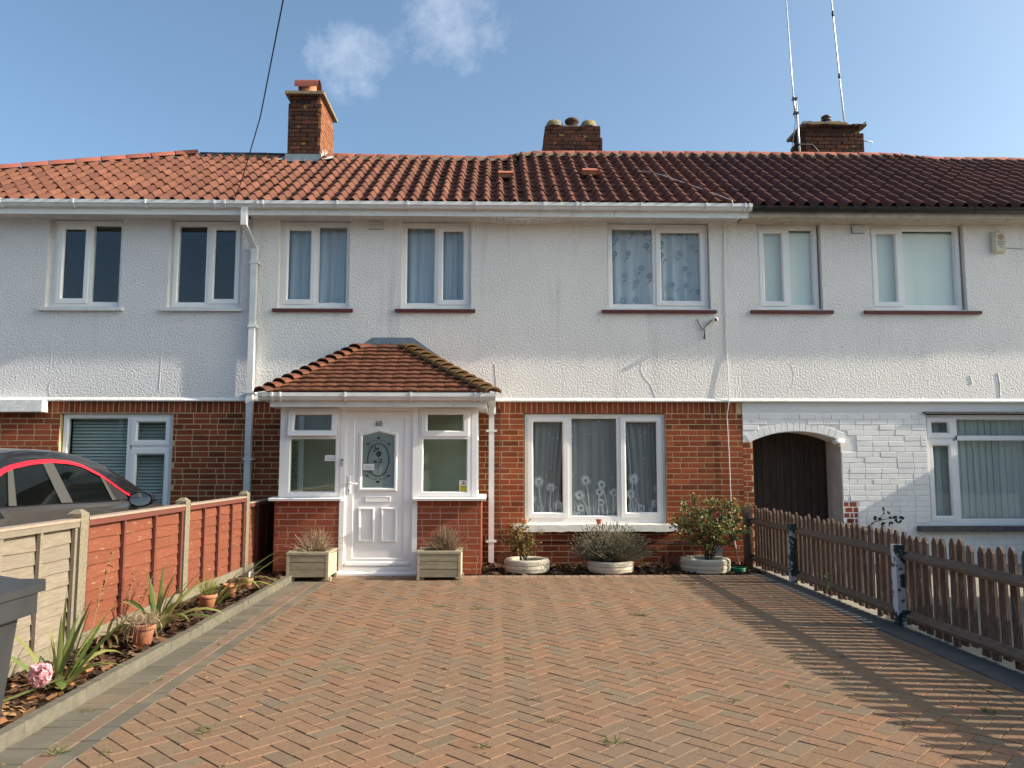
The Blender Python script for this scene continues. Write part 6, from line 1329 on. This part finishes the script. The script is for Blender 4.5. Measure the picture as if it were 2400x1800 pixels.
cable('thin cable leading sideways from the cream alarm box', [(7.215, -.01, 4.40), (7.5, -.008, 4.39), (8.2, -.008, 4.385)], .004, mat('grey_cable', (.3, .3, .3), rough=.6))
an = thing('roof_aerial', 'tall whip aerial clamped to a short mast on the near side of the far chimney', 'aerial', (5.48, 2.9, 7.0)); MB().tube([(5.50, 2.85, 6.6), (5.455, 2.85, 7.92)], .018, 8).build('mast', ALU, an); MB().tube([(5.425, 2.83, 7.68), (5.40, 2.83, 8.0)], .022, 8).build('clamp_tube', ALU, an); MB().tube([(5.42, 2.83, 7.6), (5.385, 2.83, 8.4), (5.335, 2.83, 9.84)], [.013, .012, .009], 6).build('whip', ALU, an)
for z, x in ((7.68, 5.435), (7.95, 5.42)): MB().box(x - .035, x + .045, 2.80, 2.88, z - .015, z + .02).build('clamp', BLACKPL, an)
MB().tube([(5.425, 2.83, 7.62), (5.42, 2.83, 7.5), (5.36, 2.83, 7.15), (5.28, 2.75, 6.8)], .007, 5).build('lead', BLACKPL, an)
MB().tube([(5.46, 2.83, 7.08), (5.48, 2.84, 7.1), (5.72, 2.86, 7.1), (5.84, 2.9, 7.0), (5.85, 2.93, 6.8)], .02, 5).build('wall_bracket', BLACKPL, an)
a2 = thing('pole_aerial', 'very tall jointed aerial pole standing behind the far chimney', 'aerial', (6.62, 3.5, 7.5)); MB().tube([(6.62, 3.4, 7.2), (6.52, 3.4, 8.7), (6.45, 3.4, 9.9), (6.38, 3.4, 11)], [.018, .016, .014, .012], 7).build('mast', ALU, a2)
for z, x in ((8.68, 6.522), (9.93, 6.448)): MB().tube([(x + .003, 3.4, z - .06), (x, 3.4, z), (x - .003, 3.4, z + .07)], [.014, .026, .014], 8).build('joint_cover', BLACKPL, a2)
MB().tube([(6.7, 3.2, 7.35), (6.95, 3.1, 7.26)], .012, 5).build('stub', ALU, a2)
# odds and ends
t = thing('garden_hose', 'green coiled hose end lying beside the cream tyre', 'hose', (3.0, -.85, .02)); mb = MB()
for k in range(2): mb.tube([(3.05 + math.cos(i * .52) * .09, -.82 + math.sin(i * .52) * .10, .02 + k * .025) for i in range(13)], .014, 6)
mb.build('coil', GREENP, t)
tag(MB().prismz([(2.86, -.45), (2.95, -.47), (2.96, -.38), (2.87, -.36)], .0, .27).build('meter_box', BLUEGREY, None), 'pale grey plastic box against the wall behind the tall rose', 'box')
# what stands across the road, seen only in the window glass
hd_ = MB(); n = 400
for i in range(n):
    x0_ = -60 + i * 120 / n; x1_ = x0_ + 120 / n + .3; z0_ = 5.6 + 1.2 * math.sin(i * .09) + .8 * math.sin(i * .31 + 1) + .5 * math.sin(i * .83) + rnd.uniform(-.3, .3) + (3.5 if -9 < x0_ + 22 < 2 and rnd.random() < .8 else 0); yy = -26 + rnd.uniform(-.8, .8)
    hd_.add([(x0_, yy, -.05), (x1_, yy, -.05), (x1_ + rnd.uniform(-.2, .2), yy - .4, z0_), (x0_ + rnd.uniform(-.2, .2), yy - .4, z0_ + rnd.uniform(-.5, .5)), (x0_, yy - 3, z0_ - .5), (x1_, yy - 3, z0_ - .5)], [(1, 0, 3, 2), (2, 3, 4, 5)])
hd_.build('hedge', HEDGE, None, kind='stuff')
